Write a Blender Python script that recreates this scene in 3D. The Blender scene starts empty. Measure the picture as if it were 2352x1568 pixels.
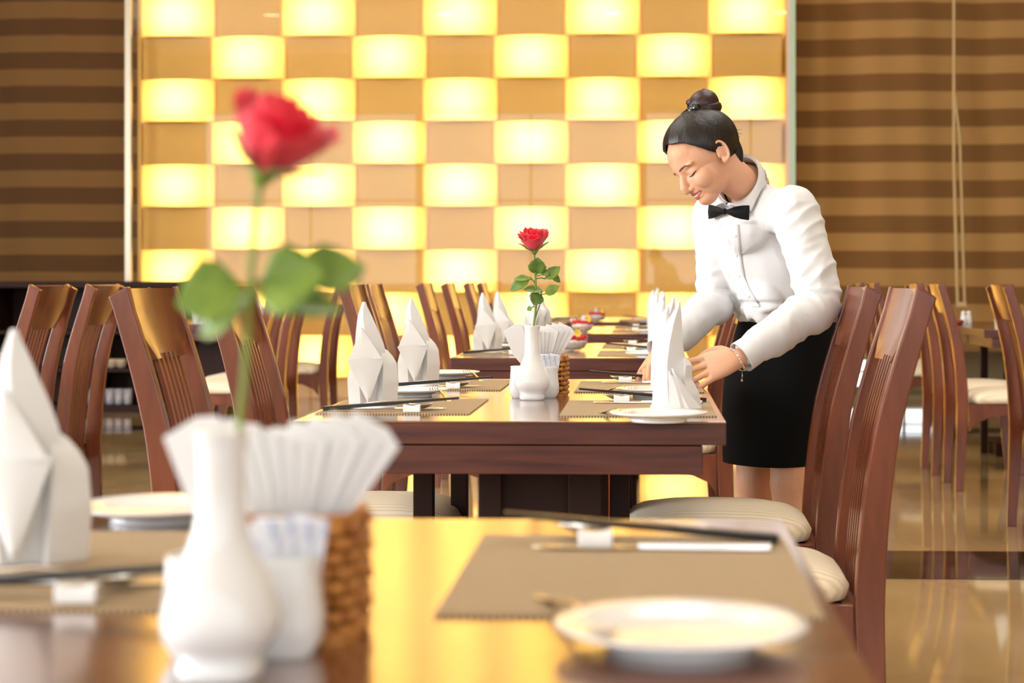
import bpy, bmesh, math, random
from mathutils import Vector as V, Matrix, noise
from mathutils.bvhtree import BVHTree
PI = math.pi
sc = bpy.context.scene
COL = sc.collection
# ------------------------------------------------------------------ camera
F = 4000.0; CH = 1.01; YAW = math.radians(2.15)
cam_d = bpy.data.cameras.new('camera'); cam = bpy.data.objects.new('camera', cam_d); COL.objects.link(cam)
cam.location = (0, 0, CH); cam.rotation_euler = (PI/2, 0, YAW)
cam_d.sensor_width = 36.0; cam_d.lens = 36.0*F/2352.0
cam_d.shift_x = -154/2352.0; cam_d.shift_y = -141/2352.0
cam_d.clip_start = 0.05; cam_d.clip_end = 100
cam_d.dof.use_dof = True; cam_d.dof.focus_distance = 4.15; cam_d.dof.aperture_fstop = 5.0
sc.camera = cam
# ------------------------------------------------------------------ world, exposure
w = bpy.data.worlds.new('world'); sc.world = w; w.use_nodes = True
w.node_tree.nodes['Background'].inputs[0].default_value = (1.0, .95, .88, 1)
w.node_tree.nodes['Background'].inputs[1].default_value = 0.25
vs = sc.view_settings
vs.view_transform = 'Standard'; vs.look = 'None'; vs.exposure = 0.26; vs.gamma = 1.0
try: vs.use_curve_mapping = False
except Exception: pass
sc.cycles.max_bounces = 7; sc.cycles.diffuse_bounces = 3; sc.cycles.glossy_bounces = 3; sc.cycles.transmission_bounces = 6
WIN_BACK = 2.4      # daylight through the windows behind the camera
WIN_LEFT = 15.0      # daylight through the windows of the left wall
PANEL_W = 4.4       # lamps inside the woven wall
SPOT = 14.0         # added downlights, out of view
FILL_PANELS = 5.0          # unseen fill panels added under the ceiling
# ------------------------------------------------------------------ helpers
cy, sy = math.cos(YAW), math.sin(YAW)
def q(px, py, Y):
    """world point at depth Y seen at pixel px,py (used once, to measure the place)"""
    a = (px-1176-154)/F
    X = Y*(a*cy-sy)/(cy+a*sy)
    zc = -X*sy+Y*cy
    return V((X, Y, CH-(py-643)/F*zc))
def link(o): COL.objects.link(o); return o
def tag(o, label=None, cat=None, group=None, kind=None):
    if label: o['label'] = label
    if cat: o['category'] = cat
    if group: o['group'] = group
    if kind: o['kind'] = kind
    return o
def empty(name, loc, rz=0, label=None, cat=None, group=None):
    o = bpy.data.objects.new(name, None); link(o); o.empty_display_size = .05
    o.location = loc; o.rotation_euler = (0, 0, rz)
    return tag(o, label, cat, group)
def obj(name, bm, mat, parent=None, smooth=False, bevel=0, sub=0, solid=0, angle=None):
    me = bpy.data.meshes.new(name)
    bmesh.ops.recalc_face_normals(bm, faces=bm.faces)
    bm.to_mesh(me); bm.free()
    for m in (mat if isinstance(mat, (list, tuple)) else [mat]): me.materials.append(m)
    if smooth:
        for p in me.polygons: p.use_smooth = True
    o = bpy.data.objects.new(name, me); link(o)
    if parent: o.parent = parent
    if solid:
        md = o.modifiers.new('solid', 'SOLIDIFY'); md.thickness = solid; md.offset = 0
    if bevel:
        md = o.modifiers.new('bevel', 'BEVEL'); md.width = bevel; md.segments = 2; md.limit_method = 'ANGLE'
        md.angle_limit = math.radians(40)
    if sub:
        md = o.modifiers.new('sub', 'SUBSURF'); md.levels = sub; md.render_levels = sub
    if angle:
        for p in me.polygons: p.use_smooth = True
        try: me.set_sharp_from_angle(angle=math.radians(angle))
        except Exception: pass
    return o
def copy_tree(o, parent=None):
    c = o.copy(); link(c); c.parent = parent
    for ch in list(o.children): copy_tree(ch, c)
    return c
def box(bm, x0, x1, y0, y1, z0, z1):
    vs_ = [bm.verts.new((x, y, z)) for z in (z0, z1) for y in (y0, y1) for x in (x0, x1)]
    for f in ((0,1,3,2),(4,6,7,5),(0,4,5,1),(2,3,7,6),(0,2,6,4),(1,5,7,3)): bm.faces.new([vs_[i] for i in f])
    return vs_
def loft(bm, rings, cap=True, closed=True):
    R = [[bm.verts.new(p) for p in r] for r in rings]
    n = len(R[0])
    for a, b in zip(R[:-1], R[1:]):
        for i in range(n if closed else n-1):
            j = (i+1) % n
            bm.faces.new((a[i], a[j], b[j], b[i]))
    if cap and closed:
        try: bm.faces.new(R[0][::-1]); bm.faces.new(R[-1])
        except Exception: pass
    return R
def ell(c, A, B, n=20, pw=1.0):
    out = []
    for i in range(n):
        t = 2*PI*i/n; ct, st = math.cos(t), math.sin(t)
        ct = math.copysign(abs(ct)**pw, ct); st = math.copysign(abs(st)**pw, st)
        out.append(V(c)+V(A)*ct+V(B)*st)
    return out
def lathe(bm, prof, c=(0,0,0), n=28, sx=1, sy_=1, pw=1.0):
    loft(bm, [ell((c[0], c[1], c[2]+z), (r*sx,0,0), (0,r*sy_,0), n, pw) for r, z in prof])
def tube(bm, pts, rad, n=8, cap=True, flat=None, up=None):
    pts = [V(p) for p in pts]; rings = []
    if not isinstance(rad, (list, tuple)): rad = [rad]*len(pts)
    prev = V(up) if up else None
    for i, p in enumerate(pts):
        t = (pts[min(i+1, len(pts)-1)]-pts[max(i-1, 0)]).normalized()
        if prev is None: prev = V((0,0,1)) if abs(t.z) < .9 else V((1,0,0))
        a = (prev-t*prev.dot(t))
        if a.length < 1e-6: a = t.orthogonal()
        a.normalize(); b = t.cross(a); prev = a
        r = rad[i]
        rings.append(ell(p, a*(r*(flat or 1)), b*r, n))
    loft(bm, rings, cap)
def prism(bm, poly, y0, y1):
    """polygon in xz extruded along y"""
    a = [bm.verts.new((x, y0, z)) for x, z in poly]; b = [bm.verts.new((x, y1, z)) for x, z in poly]
    n = len(poly)
    bm.faces.new(a); bm.faces.new(b[::-1])
    for i in range(n): bm.faces.new((a[i], b[i], b[(i+1)%n], a[(i+1)%n]))
def sphere(bm, c, r, u=14, v=10, M=None):
    r = r if isinstance(r, (list, tuple)) else (r, r, r)
    m = Matrix.Translation(V(c)) @ (M.to_4x4() if M is not None else Matrix.Identity(4)) @ Matrix.Diagonal((r[0], r[1], r[2], 1))
    bmesh.ops.create_uvsphere(bm, u_segments=u, v_segments=v, radius=1, matrix=m)
def lerp(a, b, t): return a+(b-a)*t
def interp(prof, z):
    if z <= prof[0][0]: return prof[0][1:]
    for a, b in zip(prof[:-1], prof[1:]):
        if z <= b[0]:
            t = (z-a[0])/(b[0]-a[0]); return tuple(lerp(p, r, t) for p, r in zip(a[1:], b[1:]))
    return prof[-1][1:]
# ------------------------------------------------------------------ materials
def mat(name, col, rough=.5, metal=0, coat=0, spec=.5, trans=0, sss=0, sheen=0, emit=None, es=0, ior=1.45, alpha=1):
    m = bpy.data.materials.new(name); m.use_nodes = True
    b = m.node_tree.nodes['Principled BSDF']
    b.inputs['Base Color'].default_value = (*col, 1); b.inputs['Roughness'].default_value = rough
    b.inputs['Metallic'].default_value = metal; b.inputs['Coat Weight'].default_value = coat
    b.inputs['Coat Roughness'].default_value = .12
    b.inputs['Specular IOR Level'].default_value = spec; b.inputs['Transmission Weight'].default_value = trans
    b.inputs['Subsurface Weight'].default_value = sss; b.inputs['Subsurface Radius'].default_value = (.02, .008, .004)
    b.inputs['Sheen Weight'].default_value = sheen; b.inputs['IOR'].default_value = ior
    if emit: b.inputs['Emission Color'].default_value = (*emit, 1); b.inputs['Emission Strength'].default_value = es
    return m
def nodes(m): return m.node_tree.nodes, m.node_tree.links, m.node_tree.nodes['Principled BSDF']
def add_noise(m, c1, c2, scale=(1,1,1), nscale=5, detail=5, lo=.3, hi=.7, coord='Object', bump=0, rough=None, dist=0):
    N, L, b = nodes(m)
    tc = N.new('ShaderNodeTexCoord'); mp = N.new('ShaderNodeMapping'); nz = N.new('ShaderNodeTexNoise'); cr = N.new('ShaderNodeValToRGB')
    mp.inputs['Scale'].default_value = scale; nz.inputs['Scale'].default_value = nscale; nz.inputs['Detail'].default_value = detail
    nz.inputs['Distortion'].default_value = dist
    cr.color_ramp.elements[0].position = lo; cr.color_ramp.elements[0].color = (*c1, 1)
    cr.color_ramp.elements[1].position = hi; cr.color_ramp.elements[1].color = (*c2, 1)
    L.new(tc.outputs[coord], mp.inputs[0]); L.new(mp.outputs[0], nz.inputs[0]); L.new(nz.outputs[0], cr.inputs[0])
    L.new(cr.outputs[0], b.inputs['Base Color'])
    if bump:
        bp = N.new('ShaderNodeBump'); bp.inputs['Strength'].default_value = bump; bp.inputs['Distance'].default_value = .002
        L.new(nz.outputs[0], bp.inputs['Height']); L.new(bp.outputs[0], b.inputs['Normal'])
    return m
def s2l(r, g, b):
    f = lambda c: (c/255/12.92) if c/255 <= .04045 else ((c/255+.055)/1.055)**2.4
    return (f(r), f(g), f(b))
wood_top = add_noise(mat('table_top_wood', (.1,.04,.02), .22, coat=1, spec=.6, ior=1.6), s2l(96,54,36), s2l(128,78,48), (1.2,9,3), 3.5, 6, .35, .7)
wood_edge = add_noise(mat('table_wood', (.1,.04,.02), .38, coat=.15), s2l(66,32,28), s2l(104,56,44), (1,4,14), 4, 5, .3, .75)
for _m in (wood_top,): _m.node_tree.nodes['Principled BSDF'].inputs['Coat IOR'].default_value = 1.9; _m.node_tree.nodes['Principled BSDF'].inputs['Coat Roughness'].default_value = .14
wood_chair = add_noise(mat('chair_wood', (.2,.07,.03), .3, coat=.35), s2l(94,46,28), s2l(130,68,42), (6,6,1.1), 4, 5, .3, .75)
wood_dark = mat('dark_wood', s2l(44,22,15), .55, spec=.25)
groove = mat('seam_shadow', s2l(34,18,14), .7)
def stripe(m, axis, scale, ca, cb, lo=.45, hi=.55, coord='Object'):
    N, L, b = nodes(m)
    tc = N.new('ShaderNodeTexCoord'); wv = N.new('ShaderNodeTexWave'); cr = N.new('ShaderNodeValToRGB')
    wv.wave_type = 'BANDS'; wv.bands_direction = axis; wv.inputs['Scale'].default_value = scale; wv.wave_profile = 'SIN'
    cr.color_ramp.elements[0].position = lo; cr.color_ramp.elements[0].color = (*ca, 1)
    cr.color_ramp.elements[1].position = hi; cr.color_ramp.elements[1].color = (*cb, 1)
    L.new(tc.outputs[coord], wv.inputs[0]); L.new(wv.outputs[0], cr.inputs[0]); L.new(cr.outputs[0], b.inputs['Base Color'])
    return m
cushion = stripe(mat('cream_striped_fabric', (.7,.6,.45), .85, sheen=.2), 'Y', 16, s2l(242,228,200), s2l(228,208,176), .3, .7)
china = mat('white_china', (.86,.86,.85), .12, coat=.3)
linen = mat('white_linen', (.78,.775,.77), .85, sheen=.15)
paper = mat('white_paper', (.85,.84,.83), .9)
steel = mat('steel', (.75,.72,.68), .18, metal=1)
black_lacquer = mat('black_lacquer', (.012,.01,.01), .3)
glass = mat('clear_glass', (1,1,1), .02, trans=1, ior=1.3)
def weave(name, ca, cb, k, rough=.8):
    m = mat(name, ca, rough); N, L, b = nodes(m)
    tc = N.new('ShaderNodeTexCoord'); sp = N.new('ShaderNodeSeparateXYZ'); L.new(tc.outputs['Object'], sp.inputs[0])
    outs = []
    for ax, kk in ((0, k), (1, k*1.35)):
        mu = N.new('ShaderNodeMath'); mu.operation = 'MULTIPLY'; mu.inputs[1].default_value = kk; L.new(sp.outputs[ax], mu.inputs[0])
        si = N.new('ShaderNodeMath'); si.operation = 'SINE'; L.new(mu.outputs[0], si.inputs[0]); outs.append(si)
    mm = N.new('ShaderNodeMath'); mm.operation = 'MULTIPLY'; L.new(outs[0].outputs[0], mm.inputs[0]); L.new(outs[1].outputs[0], mm.inputs[1])
    ad = N.new('ShaderNodeMath'); ad.operation = 'MULTIPLY_ADD'; ad.inputs[1].default_value = .5; ad.inputs[2].default_value = .5; L.new(mm.outputs[0], ad.inputs[0])
    cr = N.new('ShaderNodeValToRGB'); cr.color_ramp.elements[0].color = (*ca,1); cr.color_ramp.elements[1].color = (*cb,1)
    cr.color_ramp.elements[0].position = .3; cr.color_ramp.elements[1].position = .7
    L.new(ad.outputs[0], cr.inputs[0]); L.new(cr.outputs[0], b.inputs['Base Color'])
    bp = N.new('ShaderNodeBump'); bp.inputs['Strength'].default_value = .4; bp.inputs['Distance'].default_value = .001
    L.new(ad.outputs[0], bp.inputs['Height']); L.new(bp.outputs[0], b.inputs['Normal'])
    return m
mat_fabric = weave('taupe_woven_vinyl', s2l(112,92,64), s2l(196,170,134), 1100)
cane = add_noise(mat('cane', (.5,.25,.07), .5), s2l(150,86,34), s2l(206,140,66), (1,1,1), 60, 3)
cane_dark = mat('cane_dark', s2l(58,28,12), .7)

# ------------------------------------------------------------------ room
YW = 14.7
XL = q(318, 600, YW).x; XR = q(1812, 600, YW).x
CEIL = 5.3
m_floor = mat('polished_beige_marble', s2l(176,150,106), .055, spec=.75)
add_noise(m_floor, s2l(150,120,78), s2l(186,160,116), (1,1,1), .9, 6, .3, .7, dist=.8)
m_band = mat('dark_brown_marble', s2l(52,36,24), .06, spec=.6)
add_noise(m_band, s2l(36,24,16), s2l(82,60,40), (1,1,1), 3, 6, .4, .8)
bm = bmesh.new(); box(bm, -9.2, 8.2, -4.2, 16.2, -.1, 0)
tag(obj('floor', bm, m_floor), kind='structure')
bm = bmesh.new(); box(bm, -9.2, 8.2, 5.92, 6.53, 0.0005, .002); tag(obj('trim_1', bm, m_band), kind='structure')
bm = bmesh.new(); box(bm, -9.2, 8.2, 11.55, 11.95, 0.0005, .002); tag(obj('trim_2', bm, m_band), kind='structure')
m_ceil = mat('warm_white_ceiling', s2l(236,224,200), .8)
bm = bmesh.new(); box(bm, -9.2, 8.2, -4.2, 16.2, CEIL, CEIL+.1); tag(obj('ceiling', bm, m_ceil), kind='structure')
m_wall = mat('beige_wall', s2l(196,168,122), .7)
for nm, b_ in (('wall_back', (-9.2, 8.2, 16.1, 16.25)), ('wall_right', (8.1, 8.25, -4.2, 16.2))):
    bm = bmesh.new(); box(bm, *b_, 0, CEIL); tag(obj(nm, bm, m_wall), kind='structure')
# walls with window openings: behind the camera and on the left
def wall_open(name, along, fixed, lo, hi, openings, z0, z1):
    bm = bmesh.new()
    def b(a, c, za, zb):
        if along == 'x': box(bm, a, c, fixed-.1, fixed+.02, za, zb)
        else: box(bm, fixed-.1, fixed+.02, a, c, za, zb)
    cur = lo
    for a, c in openings:
        b(cur, a, 0, CEIL); b(a, c, 0, z0); b(a, c, z1, CEIL); cur = c
    b(cur, hi, 0, CEIL)
    tag(obj(name, bm, m_wall), kind='structure')
def daylight(name, strength, col=(.92,.96,1.0)):
    m = bpy.data.materials.new(name); m.use_nodes = True; N = m.node_tree.nodes; L = m.node_tree.links
    N.clear(); e = N.new('ShaderNodeEmission'); e.inputs[0].default_value = (*col,1); e.inputs[1].default_value = strength
    o = N.new('ShaderNodeOutputMaterial'); L.new(e.outputs[0], o.inputs[0]); return m
m_dayb = daylight('daylight_glass', WIN_BACK); m_dayl = daylight('daylight_glass_side', WIN_LEFT)
m_frame = mat('window_frame_metal', (.25,.22,.2), .4)
wb = [(-8.4, -4.3), (-4.2, -.1), (0, 4.0), (4.1, 8.0)]
wall_open('wall_front', 'x', -4.1, -9.2, 8.2, wb, .9, 4.2)
wl = [(-1.6, 1.4), (2.0, 5.0)]
wall_open('wall_left', 'y', -9.1, -4.2, 16.2, wl, .5, 4.2)
n = 0
for a, c in wb:
    n += 1; r = empty('window_%d' % n, ((a+c)/2, -4.12, .9)); tag(r, kind='structure'); hw = (c-a)/2
    bm = bmesh.new(); box(bm, -hw, hw, -.01, 0, 0, 3.3); obj('pane', bm, m_dayb, r)
    bm = bmesh.new()
    for x in (-hw, -.02, hw-.04): box(bm, x, x+.04, 0, .05, 0, 3.3)
    for z in (0, 1.6, 3.26): box(bm, -hw, hw, 0, .045, z, z+.04)
    obj('window_frame', bm, m_frame, r)
for a, c in wl:
    n += 1; r = empty('window_%d' % n, (-9.12, (a+c)/2, .5)); tag(r, kind='structure'); hw = (c-a)/2
    bm = bmesh.new(); box(bm, -.01, 0, -hw, hw, 0, 3.7); obj('pane', bm, m_dayl, r)
    bm = bmesh.new()
    for y in (-hw, -.02, hw-.04): box(bm, 0, .05, y, y+.04, 0, 3.7)
    for z in (0, 1.8, 3.66): box(bm, 0, .045, -hw, hw, z, z+.04)
    obj('window_frame', bm, m_frame, r)
m_fill = daylight('fill_panel_glow', FILL_PANELS, (1.0,.96,.90))  # glowing panels added as soft fill from above, out of view
for x, y in ((-3.0, 4.2), (1.2, 4.2), (-3.0, 7.0), (1.2, 7.0)):
    r = empty('fill_panel', (x, y, CEIL-.04), 0, 'added white fill panel under the high ceiling, unseen above the picture', 'ceiling light', 'added ceiling fill panels')
    bm = bmesh.new(); box(bm, -1.3, 1.3, -.8, .8, .02, .03); obj('diffuser', bm, m_fill, r)
    bm = bmesh.new()
    for b_ in ((-1.34,1.34,-.84,-.8),(-1.34,1.34,.8,.84),(-1.34,-1.3,-.8,.8),(1.3,1.34,-.8,.8)): box(bm, *b_, 0, .04)
    obj('frame', bm, m_frame, r)
# ------------------------------------------------------------------ woven light wall
NC = 9; CWd = (XR-XL-.10)/NC; CHt = 98.4/F*YW
zr0 = q(900, 475, YW).z
def thin_fabric(name, col, tcol, mixf, gloss=0.0):
    m = bpy.data.materials.new(name); m.use_nodes = True; N = m.node_tree.nodes; L = m.node_tree.links; N.clear()
    d = N.new('ShaderNodeBsdfDiffuse'); t = N.new('ShaderNodeBsdfTranslucent'); mx = N.new('ShaderNodeMixShader'); o = N.new('ShaderNodeOutputMaterial')
    tc = N.new('ShaderNodeTexCoord'); wv = N.new('ShaderNodeTexWave'); wv.bands_direction = 'X'; wv.inputs['Scale'].default_value = 14
    wv.inputs['Distortion'].default_value = .6
    mc = N.new('ShaderNodeMixRGB'); mc.inputs[1].default_value = (*[c*.88 for c in col],1); mc.inputs[2].default_value = (*col,1)
    L.new(tc.outputs['Object'], wv.inputs[0]); L.new(wv.outputs[0], mc.inputs[0]); L.new(mc.outputs[0], d.inputs[0])
    t.inputs[0].default_value = (*tcol,1); mx.inputs[0].default_value = mixf
    L.new(d.outputs[0], mx.inputs[1]); L.new(t.outputs[0], mx.inputs[2]); L.new(mx.outputs[0], o.inputs[0]); return m
m_glow = thin_fabric('backlit_cream_veneer', s2l(238,216,170), (1.0,.69,.20), .62)
m_tan = mat('tan_woven_veneer', s2l(230,192,124), .75)
stripe(m_tan, 'X', 14, s2l(214,178,98), s2l(228,194,118), .1, .9)
wv_root = empty('woven_light_wall', ((XL+XR)/2, YW, 0), 0, 'tall glowing feature wall of woven cream and tan panels behind the tables', 'light wall')
wx0 = XL-(XL+XR)/2+.04
bg, bt = bmesh.new(), bmesh.new()
lamp_d = bpy.data.lights.new('panel_lamp', 'AREA'); lamp_d.shape = 'RECTANGLE'; lamp_d.size = CWd*.42; lamp_d.size_y = CHt*.62
lamp_d.energy = PANEL_W; lamp_d.color = (1.0, .88, .58)
for j in range(-5, 11):
    z0, z1 = zr0+CHt*j, zr0+CHt*(j+1)
    if z1 <= .02: continue
    cz0 = max(z0, .01)
    if z0 > CEIL-.3: continue
    z1c = min(z1, CEIL-.01)
    for i in range(NC):
        lit = (i+j+1) % 2 == 1       # row above 475 is tan in the first column
        b = bg if lit else bt
        amp = -.085 if lit else .03
        xa = wx0+CWd*i; S = 12; prev = None
        ov = .032 if lit else 0
        for s in range(S+1):
            u = s/S; x = xa-ov+(CWd+2*ov)*u; y = amp*math.sin(PI*u)**.8
            if lit and s in (0, S): y = .006
            cur = (b.verts.new((x, y, cz0+.004)), b.verts.new((x, y, z1c-.004)))
            if prev: b.faces.new((prev[0], cur[0], cur[1], prev[1]))
            prev = cur
        if lit:
            # thin tray closing the box over and under the bulging panel
            for zz in (cz0+.004, z1c-.004):
                ring = [bt.verts.new((xa+CWd*s/S, amp*math.sin(PI*s/S)**.8+.001, zz)) for s in range(S+1)]
                ring += [bt.verts.new((xa+CWd, .2, zz)), bt.verts.new((xa, .2, zz))]
                bt.faces.new(ring)
            lo = bpy.data.objects.new('panel_lamp', lamp_d); link(lo); lo.parent = wv_root
            lo.location = (xa+CWd/2, .10, (z0+z1)/2 if z0 > 0 else (cz0+z1)/2); lo.rotation_euler = (-PI/2, 0, 0)
            if z0 < 0: lo.scale = (1, .5, 1)
obj('glowing_panel', bg, m_glow, wv_root, smooth=True)
obj('tan_panel', bt, m_tan, wv_root, smooth=True)
bm = bmesh.new(); hwid = (XR-XL)/2
box(bm, -hwid, hwid, .26, .3, 0, CEIL-.02)
box(bm, -hwid, -hwid+.03, -.02, .3, 0, CEIL-.02); box(bm, hwid-.03, hwid, -.02, .3, 0, CEIL-.02)
obj('backing', bm, m_tan, wv_root)
# glass sheet in front of it with its metal and glass edges
m_sheet = bpy.data.materials.new('glass_sheet'); m_sheet.use_nodes = True
N = m_sheet.node_tree.nodes; L = m_sheet.node_tree.links; N.clear()
tr = N.new('ShaderNodeBsdfTransparent'); gl = N.new('ShaderNodeBsdfGlossy'); gl.inputs['Roughness'].default_value = 0
fr = N.new('ShaderNodeFresnel'); fr.inputs[0].default_value = 1.45; mx = N.new('ShaderNodeMixShader'); o_ = N.new('ShaderNodeOutputMaterial')
L.new(fr.outputs[0], mx.inputs[0]); L.new(tr.outputs[0], mx.inputs[1]); L.new(gl.outputs[0], mx.inputs[2]); L.new(mx.outputs[0], o_.inputs[0])
gs = empty('glass_screen', ((XL+XR)/2, YW-.28, 0), 0, 'tall clear glass screen standing before the glowing woven wall', 'glass screen')
bm = bmesh.new(); box(bm, -hwid+.02, hwid-.02, 0, .01, 0, CEIL-.02); obj('pane', bm, m_sheet, gs)
m_edge = mat('pale_green_glass_edge', s2l(200,226,196), .25, emit=None)
m_strip = mat('brushed_metal_strip', s2l(190,180,158), .35, metal=.6)
bm = bmesh.new(); box(bm, -hwid-.03, -hwid+.02, -.01, .03, 0, CEIL-.02); obj('edge_strip', bm, m_strip, gs)
bm = bmesh.new(); box(bm, hwid-.04, hwid-.015, -.01, .03, 0, CEIL-.02); obj('edge_strip', bm, mat('pink_white_edge', s2l(236,214,200), .3), gs)
bm = bmesh.new(); box(bm, hwid-.015, hwid+.03, -.01, .03, 0, CEIL-.02); obj('edge_strip', bm, m_edge, gs)['label'] = 'pale green glass edge'
# ------------------------------------------------------------------ striped curtains
def curtain(name, x0, x1, Y, zb, period, zphase, dark, light, label):
    m = mat(name+'_fabric', light, .9, sheen=.1); N, L, b = nodes(m)
    tc = N.new('ShaderNodeTexCoord'); sp = N.new('ShaderNodeSeparateXYZ'); L.new(tc.outputs['Object'], sp.inputs[0])
    nz = N.new('ShaderNodeTexNoise'); nz.inputs['Scale'].default_value = .6; L.new(tc.outputs['Object'], nz.inputs[0])
    a = N.new('ShaderNodeMath'); a.operation = 'MULTIPLY_ADD'; a.inputs[1].default_value = .03; L.new(nz.outputs[0], a.inputs[0]); L.new(sp.outputs[2], a.inputs[2])
    a2 = N.new('ShaderNodeMath'); a2.operation = 'ADD'; a2.inputs[1].default_value = -zphase-.015+20*period; L.new(a.outputs[0], a2.inputs[0])
    mo = N.new('ShaderNodeMath'); mo.operation = 'MODULO'; mo.inputs[1].default_value = period; L.new(a2.outputs[0], mo.inputs[0])
    cr = N.new('ShaderNodeValToRGB'); cr.color_ramp.interpolation = 'LINEAR'
    e = cr.color_ramp.elements; dv = N.new('ShaderNodeMath'); dv.operation = 'DIVIDE'; dv.inputs[1].default_value = period
    L.new(mo.outputs[0], dv.inputs[0]); L.new(dv.outputs[0], cr.inputs[0])
    e[0].position = 0; e[0].color = (*dark,1); e[1].position = .47; e[1].color = (*dark,1)
    for p, c in ((.5, light), (.97, light), (1.0, dark)):
        k = e.new(p); k.color = (*c,1)
    wv = N.new('ShaderNodeTexWave'); wv.bands_direction = 'Z'; wv.inputs['Scale'].default_value = 12
    mx = N.new('ShaderNodeMixRGB'); mx.blend_type = 'MULTIPLY'; mx.inputs[0].default_value = .12
    L.new(tc.outputs['Object'], wv.inputs[0]); L.new(cr.outputs[0], mx.inputs[1]); L.new(wv.outputs[1], mx.inputs[2]); L.new(mx.outputs[0], b.inputs['Base Color'])
    bm = bmesh.new(); S = 160; rows = []
    for z in [zb+(CEIL-.05-zb)*k/16 for k in range(17)]:
        row = []
        for s in range(S+1):
            x = lerp(x0, x1, s/S)
            y = .035*math.sin(x*5.1+.4*math.sin(x*1.7))+.012*math.sin(x*17+z)+.01*math.sin(z*3+x)
            row.append((x, Y+y, z))
        rows.append(row)
    loft(bm, rows, cap=False, closed=False)
    return tag(obj(name, bm, m, smooth=True, solid=.006), label, 'curtain')
per_l = 78.3/F*14.95; per_r = 80.8/F*14.95
curtain('striped_curtain', -9.0, XL+.02, 14.95, .02, per_l, q(150, 545, 14.95).z, s2l(104,72,40), s2l(142,106,62), 'shadowed brown and tan striped curtain left of the glowing wall')  # shade on this side is put into the darker stripe colours
curtain('striped_curtain', XR-.02, 8.0, 14.95, .40, per_r, q(1900, 534, 14.95).z, s2l(134,94,48), s2l(184,142,84), 'lit brown and tan striped curtain right of the glowing wall')  # stripe colours raised to carry the light on this side
# blind cords
bm = bmesh.new()
c0 = q(2191, 10, 14.7); c1 = q(2196, 700, 14.7)
tube(bm, [(c0.x, 14.7, CEIL-.01), (c0.x, 14.7, 2), (c0.x+.03, 14.7, c1.z)], .012, 6)
tube(bm, [(c0.x+.05, 14.7, 2.2), (c0.x+.09, 14.7, c1.z)], .01, 6); tube(bm, [(c0.x+.05, 14.7, 2.2), (c0.x, 14.7, 2.6)], .01, 6)
tube(bm, [(c0.x+.02, 14.7, c1.z), (c0.x+.10, 14.7, c1.z)], .025, 6)
tag(obj('curtain_cord', bm, mat('cream_cord', s2l(214,190,140), .7)), 'thin cream pull cord hanging in front of the right striped curtain', 'cord')
# low glazed strip under the right curtain
bm = bmesh.new(); box(bm, XR+.3, 2.5, 15.05, 15.07, .10, .32); r = obj('window_%d' % (n+1), bm, daylight('daylight_low', 2.0)); tag(r, kind='structure')
bm = bmesh.new(); box(bm, XR+.3, 2.5, -.05, 0, .215, .235)
for x in range(2): box(bm, XR+.3+x*.7, XR+.32+x*.7, -.05, 0, .06, .38)
o = obj('window_frame', bm, m_frame, r); o.location = (0, 15.05, 0)
# ------------------------------------------------------------------ added ceiling lights, out of view
m_lamp = daylight('lamp_glass', SPOT, (1.0,.86,.62)); m_ring = mat('white_ring', (.8,.8,.78), .4)
first = None
for iy, y in enumerate((1.0, 4.0, 7.0, 10.0, 13.0)):
    for ix, x in enumerate((-6, -3.2, -.5, 2.2, 5)):
        if first is None:
            first = r = empty('fill_downlight', (x, y, CEIL-.03))  # downlights added for warm light and reflections, never in view
            bm = bmesh.new(); lathe(bm, [(.16,.02),(.16,.0),(.14,0),(.13,.02)]); obj('ring', bm, m_ring, r, smooth=False)
            bm = bmesh.new(); lathe(bm, [(.128,.012),(.128,.006)]); obj('lamp_glass', bm, m_lamp, r)
        else:
            r = copy_tree(first); r.location = (x, y, CEIL-.03)
        tag(r, 'added round warm downlight in the high ceiling, out of view', 'ceiling light', 'added round downlights')
# ------------------------------------------------------------------ chairs
TOPZ = .998
_rear = [(0,-.236,.036),(.2,-.230,.045),(.40,-.226,.055),(.485,-.229,.054),(.605,-.237,.050),(.725,-.252,.047),(.845,-.281,.043),(.92,-.303,.040),(TOPZ,-.324,.036)]
POST = [(z, x+w_/2, w_) for z, x, w_ in _rear]
def post_poly(n=22, top=TOPZ):
    f, b = [], []
    for i in range(n+1):
        z = top*i/n
        # smooth interpolation through the table
        a = interp(POST, z); a2 = interp(POST, max(0, z-.04)); a3 = interp(POST, min(top, z+.04))
        cx = (a[0]*2+a2[0]+a3[0])/4; wd = (a[1]*2+a2[1]+a3[1])/4
        f.append((cx+wd/2, z)); b.append((cx-wd/2, z if i < n else z-.02))
    return f+b[::-1]
def front_x(z):
    a = interp(POST, z); a2 = interp(POST, max(0, z-.04)); a3 = interp(POST, min(TOPZ, z+.04))
    return (a[0]*2+a2[0]+a3[0])/4+(a[1]*2+a2[1]+a3[1])/8
HW = .185     # half width of the chair between the outer faces of the posts
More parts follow.
